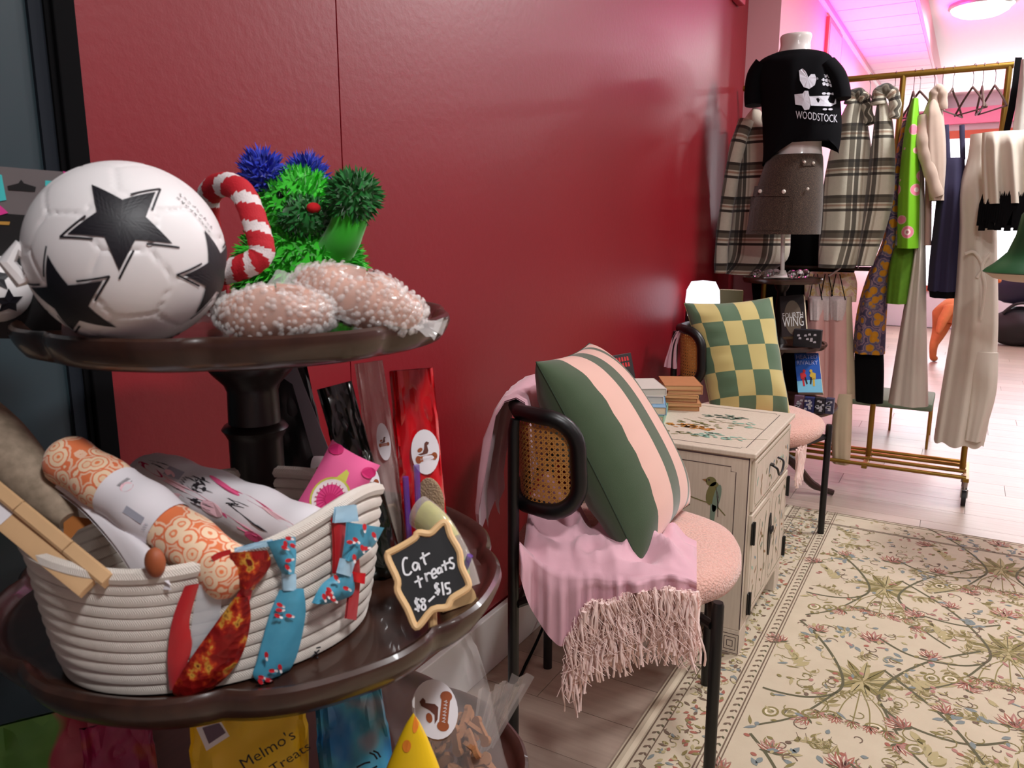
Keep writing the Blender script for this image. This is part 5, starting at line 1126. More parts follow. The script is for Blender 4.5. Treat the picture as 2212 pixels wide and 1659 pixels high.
# ================================================================== CLOTHES RACK
M_brass = mat('antique_brass', (150, 118, 52), .38, .85)
M_dkw = mat('dark_hanger_wood', (84, 64, 56), .5); M_wire = mat('hanger_wire', (190, 188, 196), .3, .9); M_rub = mat('black_rubber', (22, 22, 24), .6)
RZ = 1.868
RK = thing('clothes_rack', 'brass garment rack on casters full of clothes', 'clothes rack')
b = MB(); b.cyl((.035, 3.99, RZ), (1.14, 3.99, RZ), .0135, n=14); b.build('top_rail', M_brass, RK)
b = MB(); b.cyl((.19, 3.99, 1.02), (.73, 3.99, 1.02), .010, n=12); b.build('lower_rail', mat('dark_bronze', (46, 34, 24), .5, .5), RK)
for x in (.19, .73, 1.125):
    b = MB(); b.cyl((x, 3.99, .12), (x, 3.99, RZ), .0125, n=12); b.build('post', M_brass, RK)
for y in (3.83, 3.935, 4.035, 4.10): 
    b = MB(); b.cyl((.19, y, .13), (1.14, y, .13), .0095, n=10); b.build('base_rail', M_brass, RK)
for x in (.19, .73, 1.14):
    b = MB(); b.box((x-.012, 3.815, .112), (x+.012, 4.112, .13), bevel=.002); b.build('cross_bar', M_brass, RK, False)
for x in (.21, 1.14):
    for y in (3.84, 4.09):
        b = MB(); b.cyl((x, y, .112), (x, y, .075), .010, n=10); b.box((x-.014, y-.02, .04), (x-.010, y+.02, .08)); b.box((x+.010, y-.02, .04), (x+.014, y+.02, .08)); C = b.build('caster', M_steel, RK, False)
        b = MB(); b.tube([(x-.009, y, .035), (x+.009, y, .035)], .034, 20); b.build('wheel', M_rub, C)

# ---------------------------------------------------------------- garments
def garment(name, label, rows, Y, dep, m, cat='garment', folds=5, amp=.10, group='clothes on the brass rack', ruff=0.0, n=64, mats=None, mi=0, hem_wave=0.0, parent=None, seed=0, part='cloth', capt=True):
    R0 = spline(rows, 6); rings = []; uvs = []; N = len(R0)
    for i, (py, xl, xr) in enumerate([tuple(r) for r in R0]):
        L, R_ = ony(xl, py, Y), ony(xr, py, Y); c = (L+R_)/2; hw = max(.004, (R_[0]-L[0])/2); f = i/(N-1); ring = []; uv = []
        d = dep(f) if callable(dep) else dep*min(1, .25+1.6*f+.3)
        d = min(d, hw*3.0)
        for j in range(n):
            a = pi/2+2*pi*j/n; k = 1+amp*min(1, .15+f*1.1)*sin(folds*a+seed+.6*f)+.35*amp*sin((folds*2+1)*a+seed*2)*f
            k = min(k, 1.0) if abs(cos(a)) > .85 else k
            x = hw*cos(a)*(.97+.03*k); y = d*sin(a)*k; z = c[2]+(hem_wave*sin(7*a+seed)*f**6)
            ring.append((c[0]+x, Y+y, z)); uv.append((hw*cos(a)*1.0+(.0 if sin(a) < 0 else .07)+seed*.03, z))
        rings.append(ring); uvs.append(uv)
    T = parent or thing(name, label, cat, group)
    b = MB(); b.loft(rings, uv=uvs, caps=(capt, False)); 
    b.grid([[(Y_*.97+V(*rings[-1][0])*.0 if False else (p[0]*.985+.015*np.mean([q[0] for q in r]), p[1]*.985+.015*np.mean([q[1] for q in r]), p[2])) for p in r for Y_ in (0,)] for r in rings], closed=True, flip=True)
    b.build(part, m, T, angle=0); return T
def sleeve(T, pts, Y, r, m, part='sleeve', sq=(1, .8), seed=0):
    pp = spline([ony(x, y, Y_) for x, y, Y_ in [(q[0], q[1], q[2] if len(q) > 2 else Y) for q in pts]], 8); n = len(pp); b = MB(); rr = [r[0]+(r[1]-r[0])*i/(n-1)+.0015*sin(i*.9+seed) for i in range(n)]
    rings_before = len(b.v); b.tube(pp, rr, 20, sq=sq)
    us = []
    for i in range(n):
        for j in range(20): us.append((rr[i]*2*pi*j/20, pp[i][2]))
    b.uv[:len(us)] = us; b.build(part, m, T, angle=60)
def hanger(label, x, Y=3.99, tilt=.25, m=None, w=.20, drop=.10, hook=.075):
    T = thing('clothes_hanger', label, 'hanger', 'hangers on the brass rack', (x, Y, RZ), tilt)
    b = MB(); b.tube(spline([(0, -.0145, .008), (0, 0, .0175), (0, .0155, .004), (0, .008, -.016), (0, 0, -.03), (0, 0, -hook)], 5), .0017, 6); b.build('hook', M_wire, T)
    b = MB(); b.tube(spline([(0, 0, -hook), (.0, .03, -hook-.02), (0, w*.55, -hook-.05), (0, w, -hook-drop)], 5), .0045, 8); b.tube(spline([(0, 0, -hook), (.0, -.03, -hook-.02), (0, -w*.55, -hook-.05), (0, -w, -hook-drop)], 5), .0045, 8); b.tube([(0, -w, -hook-drop), (0, w, -hook-drop)], .0035, 6); b.build('shoulder_bar', m or M_dkw, T)
    return T
# plaid wool
def plaid(name, base, dark, rust, s=1.0):
    m, t = nmat(name, .95, .4); u, ux, vx = t.uv()
    def fr(v, per): return t.math('FRACT', t.math('ADD', t.math('DIVIDE', v, per*1.45), 40.0))
    W_ = (1, 1, 1, 1); D = dark
    rv = t.ramp(fr(vx, .105*s), [(0, W_), (.40, D), (.48, W_), (.54, rust), (.60, W_), (.64, (.22, .2, .18, 1)), (.78, D), (.86, W_)], True)
    ru = t.ramp(fr(ux, .098*s), [(0, W_), (.45, (.26, .24, .22, 1)), (.60, W_), (.64, (.16, .15, .14, 1)), (.76, W_), (.82, (.72, .68, .64, 1)), (.88, W_)], True)
    c = t.mix(1.0, t.mix(1.0, t.mix(t.noise(60, 3, t.obj()), base, tuple(q*.82 for q in base[:3])+(1,)), rv, 'MULTIPLY'), ru, 'MULTIPLY'); t.link(c, t.b.inputs['Base Color']); t.bump(t.noise(300, 2, t.obj()), .3, .003); return m
M_pl1 = plaid('cream_black_plaid', rgb(216, 206, 186), (.07, .055, .05, 1), (.62, .42, .36, 1))
M_pl2 = plaid('ivory_plaid', rgb(216, 210, 190), (.12, .11, .10, 1), (.66, .50, .44, 1))
T = garment('plaid_coat', 'cream and black plaid coat between the mannequin and the red wall', [(236, 1626, 1640), (262, 1606, 1660), (300, 1600, 1700), (400, 1590, 1710), (500, 1578, 1708), (560, 1570, 1700), (592, 1568, 1650)], 3.80, .075, M_pl1, 'coat', 4, .08, seed=1)
sleeve(T, [(1612, 262, 3.74), (1592, 320, 3.70), (1574, 420, 3.70), (1560, 520, 3.70), (1556, 590, 3.70)], 3.7, (.036, .030), M_pl1, seed=1)
T = garment('plaid_coat', 'ivory plaid hooded coat hanging right of the mannequin', [(215, 1836, 1862), (240, 1822, 1868), (280, 1806, 1876), (340, 1790, 1884), (420, 1776, 1888), (500, 1770, 1884), (560, 1768, 1858), (578, 1768, 1845)], 3.86, .075, M_pl2, 'coat', 4, .07, seed=2)
sleeve(T, [(1836, 226), (1842, 206), (1856, 202), (1868, 214), (1874, 240), (1880, 270)], 3.83, (.026, .020), M_pl2, 'hood')
T = garment('plaid_coat', 'ivory plaid hooded coat with grey bands beside the mustard dress', [(216, 1896, 1914), (250, 1890, 1926), (300, 1884, 1932), (360, 1876, 1934), (430, 1866, 1930), (500, 1858, 1912), (560, 1852, 1890), (574, 1850, 1886)], 3.84, .06, M_pl2, 'coat', 4, .07, seed=4)
sleeve(T, [(1898, 226), (1900, 202), (1914, 194), (1930, 206), (1934, 236), (1930, 256)], 3.81, (.030, .022), M_pl2, 'hood')
M_blkc = mat('black_knit', (9, 8, 10), .95, var=.2, vscale=40, spec=.15)
garment('black_coat', 'black coat hanging behind the mannequin stand', [(470, 1640, 1800), (540, 1620, 1850), (600, 1622, 1840), (700, 1630, 1790), (880, 1640, 1770)], 4.045, .035, M_blkc, 'coat', 6, .1, seed=3)
m, t = nmat('mustard_paisley', .85); vo = t.new('ShaderNodeTexVoronoi'); vo.inputs['Scale'].default_value = 26; t.link(t.obj(), vo.inputs['Vector'])
t.link(t.ramp(t.math('ADD', vo.outputs['Distance'], t.math('MULTIPLY', t.noise(60, 3, t.obj()), .3)), [(0, rgb(206, 140, 16)), (.55, rgb(190, 126, 14)), (.62, rgb(120, 112, 120)), (.72, rgb(84, 70, 104)), (.82, rgb(150, 120, 130)), (.9, rgb(70, 60, 90))]), t.b.inputs['Base Color'])
garment('mustard_dress', 'mustard and purple paisley dress beside the lime dress', [(262, 1950, 1966), (330, 1936, 1962), (420, 1922, 1950), (520, 1906, 1940), (600, 1872, 1922), (680, 1850, 1916), (762, 1842, 1912)], 3.93, .07, m, 'dress', 5, .12, seed=5)
garment('black_trousers', 'black trousers hanging below the mustard dress', [(740, 1846, 1908), (800, 1846, 1910), (868, 1848, 1908)], 3.95, .05, M_blkc, 'trousers', 4, .1, seed=6)
m, t = nmat('lime_floral', .7); vo = t.new('ShaderNodeTexVoronoi'); vo.inputs['Scale'].default_value = 11; vo.inputs['Randomness'].default_value = .75
mp = t.new('ShaderNodeMapping'); t.link(t.obj(), mp.inputs[0]); mp.inputs['Scale'].default_value = (1, .25, 1); mp.inputs['Location'].default_value = (.02, 0, .05); t.link(mp.outputs[0], vo.inputs['Vector'])
t.link(t.ramp(vo.outputs['Distance'], [(0, rgb(180, 110, 120)), (.08, rgb(236, 214, 206)), (.15, rgb(226, 130, 150)), (.26, rgb(214, 170, 160)), (.29, rgb(116, 186, 18))], True), t.b.inputs['Base Color'])
LM = m
T = garment('lime_dress', 'lime green dress with pink ring flowers', [(214, 1970, 1984), (262, 1958, 1986), (330, 1948, 1987), (420, 1940, 1987), (536, 1938, 1984)], 3.83, .085, LM, 'dress', 4, .10, seed=7)
garment('', '', [(530, 1934, 1976), (580, 1920, 1972), (655, 1914, 1962)], 3.87, .06, mat('lime_lining', (84, 130, 16), .8, var=.2, vscale=40), parent=T, part='underskirt', seed=8)
M_crm = mat('cream_linen', (208, 198, 186), .9, var=.04, vscale=20); M_crm2 = mat('ivory_linen', (214, 204, 190), .9, var=.04, vscale=20)
garment('cream_slip_dress', 'long cream flared trousers right of the lime dress', [(330, 1984, 1996), (430, 1982, 1998), (540, 1974, 2000), (700, 1946, 2002), (872, 1918, 2006)], 3.90, .08, M_crm, 'trousers', 6, .10, seed=9)
garment('rose_scarf', 'narrow dusty rose panel between cream trousers and tan hoodie', [(316, 1998, 2012), (420, 1998, 2013), (530, 1996, 2012)], 3.88, .03, mat('dusty_rose', (186, 150, 140), .9), 'scarf', 3, .1, seed=2)
M_tanh = mat('tan_fleece', (186, 162, 146), .95, var=.08, vscale=30, sheen=.3)
T = garment('tan_hoodie', 'tan fleece hoodie left of the navy dress', [(214, 2012, 2026), (240, 1996, 2036), (290, 1990, 2042), (350, 1994, 2044), (434, 2008, 2042)], 3.84, .07, M_tanh, 'hoodie', 4, .1, seed=3)
sleeve(T, [(2016, 232), (2018, 204), (2028, 192), (2036, 206), (2036, 236)], 3.81, (.020, .018), M_tanh, 'hood')
sleeve(T, [(1998, 250, 3.80), (1992, 300, 3.78), (1998, 336, 3.78), (2012, 380, 3.78), (2026, 425, 3.78)], 3.8, (.026, .024), M_tanh, 'sleeve')
M_nvy = mat('navy_jersey', (36, 30, 62), .85, var=.08, vscale=20)
T = garment('navy_dress', 'short navy dress with black hem in the middle of the rack', [(342, 2034, 2084), (400, 2026, 2086), (470, 2018, 2084), (560, 2008, 2076), (628, 2003, 2071)], 3.88, .08, M_nvy, 'dress', 7, .10, seed=4)
garment('', '', [(622, 2006, 2070), (642, 2008, 2066)], 3.88, .078, M_blkc, parent=T, part='hem_band', folds=7, amp=.1, seed=4)
for (x0, x1) in ((2042, 2048), (2076, 2080)):
    b = MB(); b.tube([ony(x0+2, 270, 3.9), ony(x1, 345, 3.86)], .010, 8, sq=(1, .4)); b.build('strap', M_nvy, T)
T = garment('cream_wide_trousers', 'long ivory wide leg trousers at the right of the rack', [(290, 2096, 2150), (340, 2090, 2152), (410, 2070, 2152), (500, 2070, 2154), (600, 2064, 2156), (700, 2056, 2157), (800, 2040, 2152), (900, 2024, 2138), (956, 2016, 2126)], 3.86, .085, M_crm2, 'trousers', 6, .13, seed=11, hem_wave=.006)
garment('', '', [(760, 2092, 2157), (850, 2092, 2152), (950, 2082, 2122)], 3.80, .04, M_crm2, parent=T, part='front_leg', folds=4, amp=.15, seed=12)
b = MB(); b.tube(spline([ony(2085, 548, 3.765), ony(2105, 545, 3.76), ony(2122, 575, 3.758), ony(2110, 600, 3.76)], 6), .006, 8, sq=(1, .5)); b.tube(spline([ony(2140, 545, 3.765), ony(2122, 575, 3.755), ony(2128, 620, 3.76), ony(2118, 690, 3.765)], 6), .006, 8, sq=(1, .5)); b.build('waist_tie', M_crm2, T)
M_ruf = mat('ivory_pleats', (216, 204, 188), .9, var=.05)
T = garment('pleated_skirt', 'ivory pleated skirt with black fringe hem at the right edge', [(284, 2122, 2230), (340, 2120, 2240), (440, 2124, 2250)], 3.72, .06, M_ruf, 'skirt', 9, .28, seed=2, n=120)
b = MB(); rn = random.Random(6)
L0, R0_ = ony(2122, 440, 3.66), ony(2250, 440, 3.66)
for k in range(26):
    f = k/25; p = L0+(R0_-L0)*f; p[1] = 3.72-.06*sin(pi*min(1, max(0, f)))-.002; ln = .085+.02*sin(k*1.7)
    b.add([p+V(-.011, 0, .0), p+V(0, -.002, .035+.02*rn.random()), p+V(.011, 0, 0), p+V(.012, 0, -ln), p+V(-.012, 0, -ln)], [(0, 4, 3, 2, 1)]); b.add([p+V(-.011, .004, .0), p+V(0, .004, .035), p+V(.011, .004, 0), p+V(.012, .004, -ln), p+V(-.012, .004, -ln)], [(0, 1, 2, 3, 4)])
b.build('black_fringe', M_blkc, T, False)
T = thing('black_strap_bag', 'black strap hanging from the right end of the rack', 'strap', 'clothes on the brass rack'); b = MB(); b.grid([[ony(x0, y, 3.92), ony(x1, y, 3.92)] for y, x0, x1 in ((124, 2193, 2208), (180, 2186, 2204), (230, 2178, 2194), (290, 2166, 2180))]); b.grid([[ony(x0, y, 3.935), ony(x1, y, 3.935)] for y, x0, x1 in ((124, 2193, 2208), (180, 2186, 2204), (230, 2178, 2194), (290, 2166, 2180))], flip=True); b.build('strap_band', M_blkc, T, False)
garment('beige_blouse', 'pale grey printed blouse at the top right corner', [(128, 2206, 2240), (180, 2200, 2260), (240, 2192, 2280), (292, 2186, 2280)], 3.86, .05, mat('pale_grey_print', (206, 204, 198), .9, var=.12, vscale=30), 'blouse', 5, .15, seed=1)
T = thing('green_hat', 'dark green wide brimmed hat with cream lining at the right edge', 'hat', loc=tuple(ony(2246, 588, 3.35)))
b = MB(); b.lathe([(.170, -.004), (.176, .0), (.168, .010), (.14, .032), (.105, .07), (.085, .13), (.076, .20), (.055, .23), (.002, .235)], n=40, caps=(False, True)); b.build('hat_felt', mat('bottle_green_satin', (14, 66, 34), .35, var=.1), T)
b = MB(); b.lathe([(.170, -.003), (.14, -.024), (.09, -.034), (.002, -.034)], n=40); b.build('hat_lining', mat('cream_lining', (206, 190, 172), .8), T)
# hangers
for k, (x, lab) in enumerate(((.33, 'hanger of the plaid coat behind the mannequin'), (.60, 'hanger of the ivory plaid coat'), (.70, 'hanger of the grey banded plaid coat'), (.775, 'hanger of the mustard dress'), (.80, 'hanger of the lime dress'), (.855, 'hanger of the tan hoodie'), (.885, 'dark hanger between hoodie and navy dress'), (.925, 'wide dark hanger of the navy dress'), (1.0, 'hanger of the ivory trousers'), (1.035, 'second dark hanger above the ivory trousers'), (1.08, 'hanger of the pleated skirt'), (.15, 'hanger nearest the red wall'))):
    hanger(lab, x, tilt=.35+.25*sin(k*1.9)-(.75 if k == 7 else 0), w=.13 if k != 7 else .19, drop=.10)
# rose slips and beige cardigan on the lower rail
M_rose = mat('rose_satin', (232, 182, 176), .45, var=.08, vscale=14); M_lace = mat('white_lace', (226, 210, 208), .8, var=.2, vscale=120)
for k, (lab, xl, xr, Y) in enumerate((('rose satin slip nearest the tiered book stand', 1742, 1782, 3.88), ('rose satin slip in the middle of the three', 1766, 1806, 3.92), ('rose satin slip beside the beige cardigan', 1788, 1832, 3.90))):
    T = garment('rose_slip', lab, [(648, xl+6, xr-6), (690, xl+1, xr-1), (760, xl, xr), (868, xl-4, xr+1)], Y, .045, M_rose, 'slip dress', 4, .14, 'rose slips on the lower rail', seed=k)
    garment('', '', [(640, xl+3, xr-3), (655, xl+3, xr-3), (690, xl+6, xr-6)], Y-.004, .05, M_lace, parent=T, part='lace_trim', seed=k)
    for xa in (xl+6, xr-6):
        b = MB(); b.tube([ony((xl+xr)/2+(xa-(xl+xr)/2)*.25, 592, Y), ony(xa, 648, Y-.03)], .0022, 6); b.build('strap', M_blkc, T)
T = garment('beige_cardigan', 'long beige cardigan hanging to the floor beside the rose slips', [(640, 1812, 1840), (700, 1806, 1842), (780, 1802, 1846), (858, 1800, 1848)], 3.93, .05, mat('beige_knit', (204, 184, 154), .95, var=.05), 'cardigan', 4, .1, 'clothes on the brass rack', seed=5)
garment('', '', [(850, 1804, 1842), (930, 1796, 1840), (1000, 1798, 1836)], 3.88, .04, MATS['beige_knit'], parent=T, part='long_panel', seed=6)
m, t = nmat('peach_floral_print', .8); t.link(t.ramp(t.noise(34, 3, t.obj()), [(0, rgb(226, 150, 150)), (.42, rgb(232, 190, 180)), (.5, rgb(240, 220, 190)), (.58, rgb(226, 186, 110)), (.7, rgb(236, 214, 206))]), t.b.inputs['Base Color'])
garment('floral_top', 'peach and yellow floral top above the rose slips', [(588, 1750, 1846), (612, 1738, 1852), (650, 1738, 1850)], 3.96, .03, m, 'top', 6, .1, seed=3)
b = MB(); b.tube([ony(1812, 582, 3.88), ony(1852, 544, 3.88)], .004, 6); b.tube([ony(1812, 582, 3.88), ony(1790, 596, 3.88)], .004, 6); b.tube([ony(1852, 544, 3.88), ony(1854, 580, 3.88)], .003, 6); tag(b.build('white_hanger', M_whf), 'thin white hanger hooked below the ivory plaid coat', 'hanger')

# ================================================================== SECOND TIERED STAND, MANNEQUIN
SX, SY = .352, 3.60
ST = thing('book_stand', 'dark wooden three-tier stand of books under the mannequin', 'table')
for R, z, lab in ((.168, .985, 'top tier'), (.205, .700, 'middle tier'), (.268, .425, 'bottom tier')):
    b = MB(); b.lathe([(.002, 0), (R*.93, 0), (R*.95, .006), (R, .008), (R*1.01, 0), (R*.97, -.014), (.3*R, -.018), (.002, -.018)][::-1], (SX, SY, z), 48); tag(b.build('tier', M_mah, ST), lab)
for z0, z1 in ((.13, .408), (.426, .683), (.701, .968)):
    b = MB(); h = z1-z0; b.lathe([(.001, 0), (.04, 0), (.03, .02), (.018, .04), (.024, h*.5), (.018, h-.04), (.03, h-.02), (.035, h), (.001, h)], (SX, SY, z0), 20); b.build('column', M_mahd, ST)
for k in range(3):
    a = radians(18+120*k); b = MB(); b.tube(spline([(SX+.02*cos(a), SY+.02*sin(a), .19), (SX+.1*cos(a), SY+.1*sin(a), .15), (SX+.19*cos(a), SY+.19*sin(a), .05), (SX+.285*cos(a), SY+.285*sin(a), .014)], 6), [.022]*8+[.018]*6+[.014]*5, 8); b.build('leg', M_mah, ST)
# mannequin
MN = thing('mannequin', 'white torso mannequin standing on the book stand', 'mannequin', loc=(0, 0, 0)); M_mann = mat('gloss_white_mannequin', (226, 220, 216), .25, coat=.3); M_wpole = mat('white_pole', (214, 208, 202), .4)
YM = 3.60
def mrings(rows, dep, n=40, Y=YM, sh=0.0):
    out = []
    for py, xl, xr, d in [tuple(r) for r in spline(rows, 6)]:
        L, R_ = ony(xl, py, Y), ony(xr, py, Y); c = (L+R_)/2; hw = (R_[0]-L[0])/2
        out.append([(c[0]+hw*cos(a), Y+d*sin(a)+sh*cos(a), c[2]) for a in [2*pi*j/n for j in range(n)]])
    return out
b = MB(); b.loft(mrings([(74, 1690, 1752, .042), (80, 1686, 1754, .048), (100, 1686, 1750, .048), (118, 1676, 1756, .055), (135, 1650, 1780, .07), (165, 1645, 1795, .09), (230, 1655, 1795, .10), (300, 1676, 1776, .085), (335, 1672, 1776, .085), (380, 1662, 1776, .10), (470, 1660, 1762, .09), (490, 1675, 1745, .06)], 0)); b.build('torso', M_mann, MN)
b = MB(); pb = ony(1690, 598, YM); pb[2] = .987; pt_ = ony(1692, 480, YM); b.cyl((pb[0], pb[1], .99), pt_, .009, n=12); b.build('pole', M_wpole, MN)
b = MB(); b.lathe([(.001, 0), (.08, 0), (.08, .006), (.02, .012), (.012, .03), (.001, .03)], (pb[0], pb[1], .9935), 28); b.build('stand_base', M_wpole, MN)
# t-shirt
M_tee = mat('black_cotton', (7, 7, 11), .95, var=.15, vscale=20, spec=.15)
TE = thing('black_t_shirt', 'cropped black t-shirt with white festival print on the mannequin', 't-shirt')
TR = [(114, 1672, 1762, .066), (122, 1648, 1786, .078), (140, 1634, 1800, .10), (180, 1640, 1808, .118), (230, 1648, 1814, .125), (280, 1650, 1816, .122), (312, 1650, 1814, .115)]
rg = mrings(TR, 0, 72); rows_ = []
for k in range(1, 7):
    r0 = rg[-1] if k == 1 else rows_[-1]
    rows_.append([(x, y, rg[-1][j][2]+(-.085*(k/6)*max(0, -cos(2*pi*j/72))**1.2*1.0 + .035*(k/6)*max(0, cos(2*pi*j/72-pi*1.72))**4 + .0-.05*(k/6)*max(0, cos(2*pi*j/72))**3)) for j, (x, y, z) in enumerate(rg[-1])])
b = MB(); al_ = rg+rows_; al_ = [[(x+.003*sin(9*2*pi*j/72+i*.25)*min(1, i/12), y+.004*sin(7*2*pi*j/72+i*.2)*min(1, i/12), z) for j, (x, y, z) in enumerate(r)] for i, r in enumerate(al_)]
b.loft(al_, caps=(False, False)); b.grid([[(x*.985+.015*r[0][0], y*.985+.015*YM, z) for x, y, z in r] for r in al_], closed=True, flip=True); b.build('shirt_body', M_tee, TE, angle=0)
for pts, r in (([(1652, 142), (1636, 165), (1630, 200), (1630, 228)], (.050, .044)), ([(1786, 142), (1806, 165), (1816, 195), (1818, 214)], (.046, .040))):
    pp = spline([ony(x, y, YM-.01) for x, y in pts], 6); n = len(pp); b = MB(); b.tube(pp, [r[0]+(r[1]-r[0])*i/(n-1) for i in range(n)], 20, sq=(.9, 1.4) if True else None); b.build('sleeve', M_tee, TE)
TRs = [tuple(r) for r in spline(TR, 8)]
def tee(px, py, off=.008):
    r = min(TRs, key=lambda q: abs(q[0]-py)); L, R_ = ony(r[1], py, YM), ony(r[2], py, YM); p = ony(px, py, YM); u = (p[0]-(L[0]+R_[0])/2)/((R_[0]-L[0])/2); 
    d = r[3]
    for _ in range(3):
        Yf = YM-(d*sqrt(max(.02, 1-min(1, u*u)))+off); p = ony(px, py, Yf); u = (p[0]-(L[0]+R_[0])/2)/((R_[0]-L[0])/2)
    return p
def fine(pts, k=3):
    out = []
    for i in range(len(pts)): 
        a, c_ = np.array(pts[i]), np.array(pts[(i+1) % len(pts)]); out += [tuple(a+(c_-a)*q/k) for q in range(k)]
    return out
b = MB()
def teefill(pts):
    c_ = np.mean(np.array(pts), axis=0); P = fine(pts); n = len(P); b.add([tee(*c_)]+[tee(*p) for p in P], [(0, 1+i, 1+(i+1) % n) for i in range(n)][::1]); b.f[-n:] = [f[::-1] for f in b.f[-n:]]
teefill([(1726, 152), (1734, 148), (1742, 156), (1746, 168), (1752, 160), (1760, 160), (1764, 170), (1760, 184), (1748, 192), (1736, 188), (1728, 174)])
teefill([(1764, 166), (1770, 164), (1772, 169), (1766, 172)])
teefill([(1716, 204), (1734, 202), (1738, 196), (1746, 196), (1748, 206), (1752, 222), (1748, 236), (1738, 238), (1732, 228), (1718, 226)])
teefill([(1748, 208), (1806, 206), (1806, 224), (1794, 230), (1752, 228)])
for row, y in enumerate((162, 172, 181)):
    for k in range(4 - (row == 0)): teefill(ell2d(1776+k*8+row*2, y+k*1.5, 4, 4, 0, 8))
for k in range(3): teefill(ell2d(1780+k*10, 202+k*.3, 5, 2.6, 0, 8))
for k in range(2): teefill(ell2d(1782+k*12, 236, 5, 2.4, 0, 8))
vs, fs = text2d('WOODSTOCK', 24, 'CENTER'); wm = max(v[0] for v in vs)
b.add([tee(1764+v[0]*45/wm, 253+4*sin((v[0]/wm)*1.6)-v[1]*1.0) for v in vs], fs); 
b.build('chest_print', mat('worn_white_ink', (206, 206, 216), .8, var=.15, vscale=150), TE, False)
# skirt
m, t = nmat('brown_tweed', .95, .3); t.link(t.ramp(t.noise(420, 3, t.obj(), .7), [(.3, rgb(18, 13, 10)), (.5, rgb(54, 39, 30)), (.65, rgb(104, 82, 64))]), t.b.inputs['Base Color']); t.bump(t.noise(420, 2, t.obj()), .4, .003); M_twd = m
SKR = [(336, 1660, 1776, .098), (350, 1654, 1778, .104), (400, 1638, 1778, .118), (460, 1622, 1776, .125), (506, 1612, 1772, .128)]
SK = thing('tweed_skirt', 'brown tweed mini skirt with white buttons on the mannequin', 'skirt')
rr_ = mrings(SKR, 0, 64); b = MB(); b.loft(rr_, caps=(True, False)); b.grid([[(x*.98+.02*r[0][0], y*.98+.02*YM, z) for x, y, z in r] for r in rr_], closed=True, flip=True); b.build('skirt_body', M_twd, SK)
def sk(px, py, off=.004):
    q_ = [tuple(r) for r in spline(SKR, 8)]; r = min(q_, key=lambda q: abs(q[0]-py)); L, R_ = ony(r[1], py, YM), ony(r[2], py, YM); p = ony(px, py, YM); u = 0
    for _ in range(3):
        u = (p[0]-(L[0]+R_[0])/2)/((R_[0]-L[0])/2); p = ony(px, py, YM-(r[3]*sqrt(max(.02, 1-min(1, u*u)))+off))
    return p
def skpatch(x0, y0, x1, y1, off, name, th=8, slant=0):
    b = MB(); P = [[sk(x0+(x1-x0)*i/th+slant*(j/3), y0+(y1-y0)*j/3, off) for i in range(th+1)] for j in range(4)]; b.grid(P, flip=True); b.grid([[p+V(0, .004, 0) for p in r] for r in P]); b.build(name, M_twd, SK, False)
skpatch(1630, 402, 1712, 424, .006, 'pocket_flap', slant=-4); skpatch(1622, 426, 1706, 498, .003, 'pocket', slant=-8); skpatch(1732, 344, 1762, 358, .005, 'waist_tab'); skpatch(1716, 420, 1720, 504, .004, 'placket', 2, -8)
for k, (x, y, r) in enumerate(((1642, 413, .0085), (1693, 414, .0085), (1738, 350, .006), (1757, 352, .006), (1745, 408, .006))):
    b = MB(); p = sk(x, y, .010); b.ball(p, (r, r*.5, r), 14, 8); b.build('button', mat('pearl_button', (232, 226, 214), .25), SK)
# crystal balls on the top tier
M_cry = mat('clear_crystal', (240, 242, 244), .02, trans=1.0, spec=.8); rn = random.Random(5)
spots = [(1634, 596), (1660, 592), (1676, 598), (1710, 594), (1726, 598), (1740, 594), (1712, 582), (1664, 584)]
for k, (x, y) in enumerate(spots):
    p = ony(x, y, 3.49+.05*(k % 3)); r = .019; p[2] = .9935+r; d_ = V(p[0]-SX, p[1]-SY, 0); L_ = np.linalg.norm(d_); mx = .138
    if L_ > mx: p = V(SX+d_[0]*mx/L_, SY+d_[1]*mx/L_, p[2])
    b = MB(); bm = bmesh.new(); bmesh.ops.create_icosphere(bm, subdivisions=2, radius=r); bm.verts.index_update(); b.add([v.co[:] for v in bm.verts], [tuple(v.index for v in f.verts) for f in bm.faces]); bm.free()
    tag(b.build('crystal_ball', M_cry, None, False, tuple(p)), 'faceted clear crystal ball at the foot of the mannequin pole', 'crystal ball', 'crystal balls on the book stand')
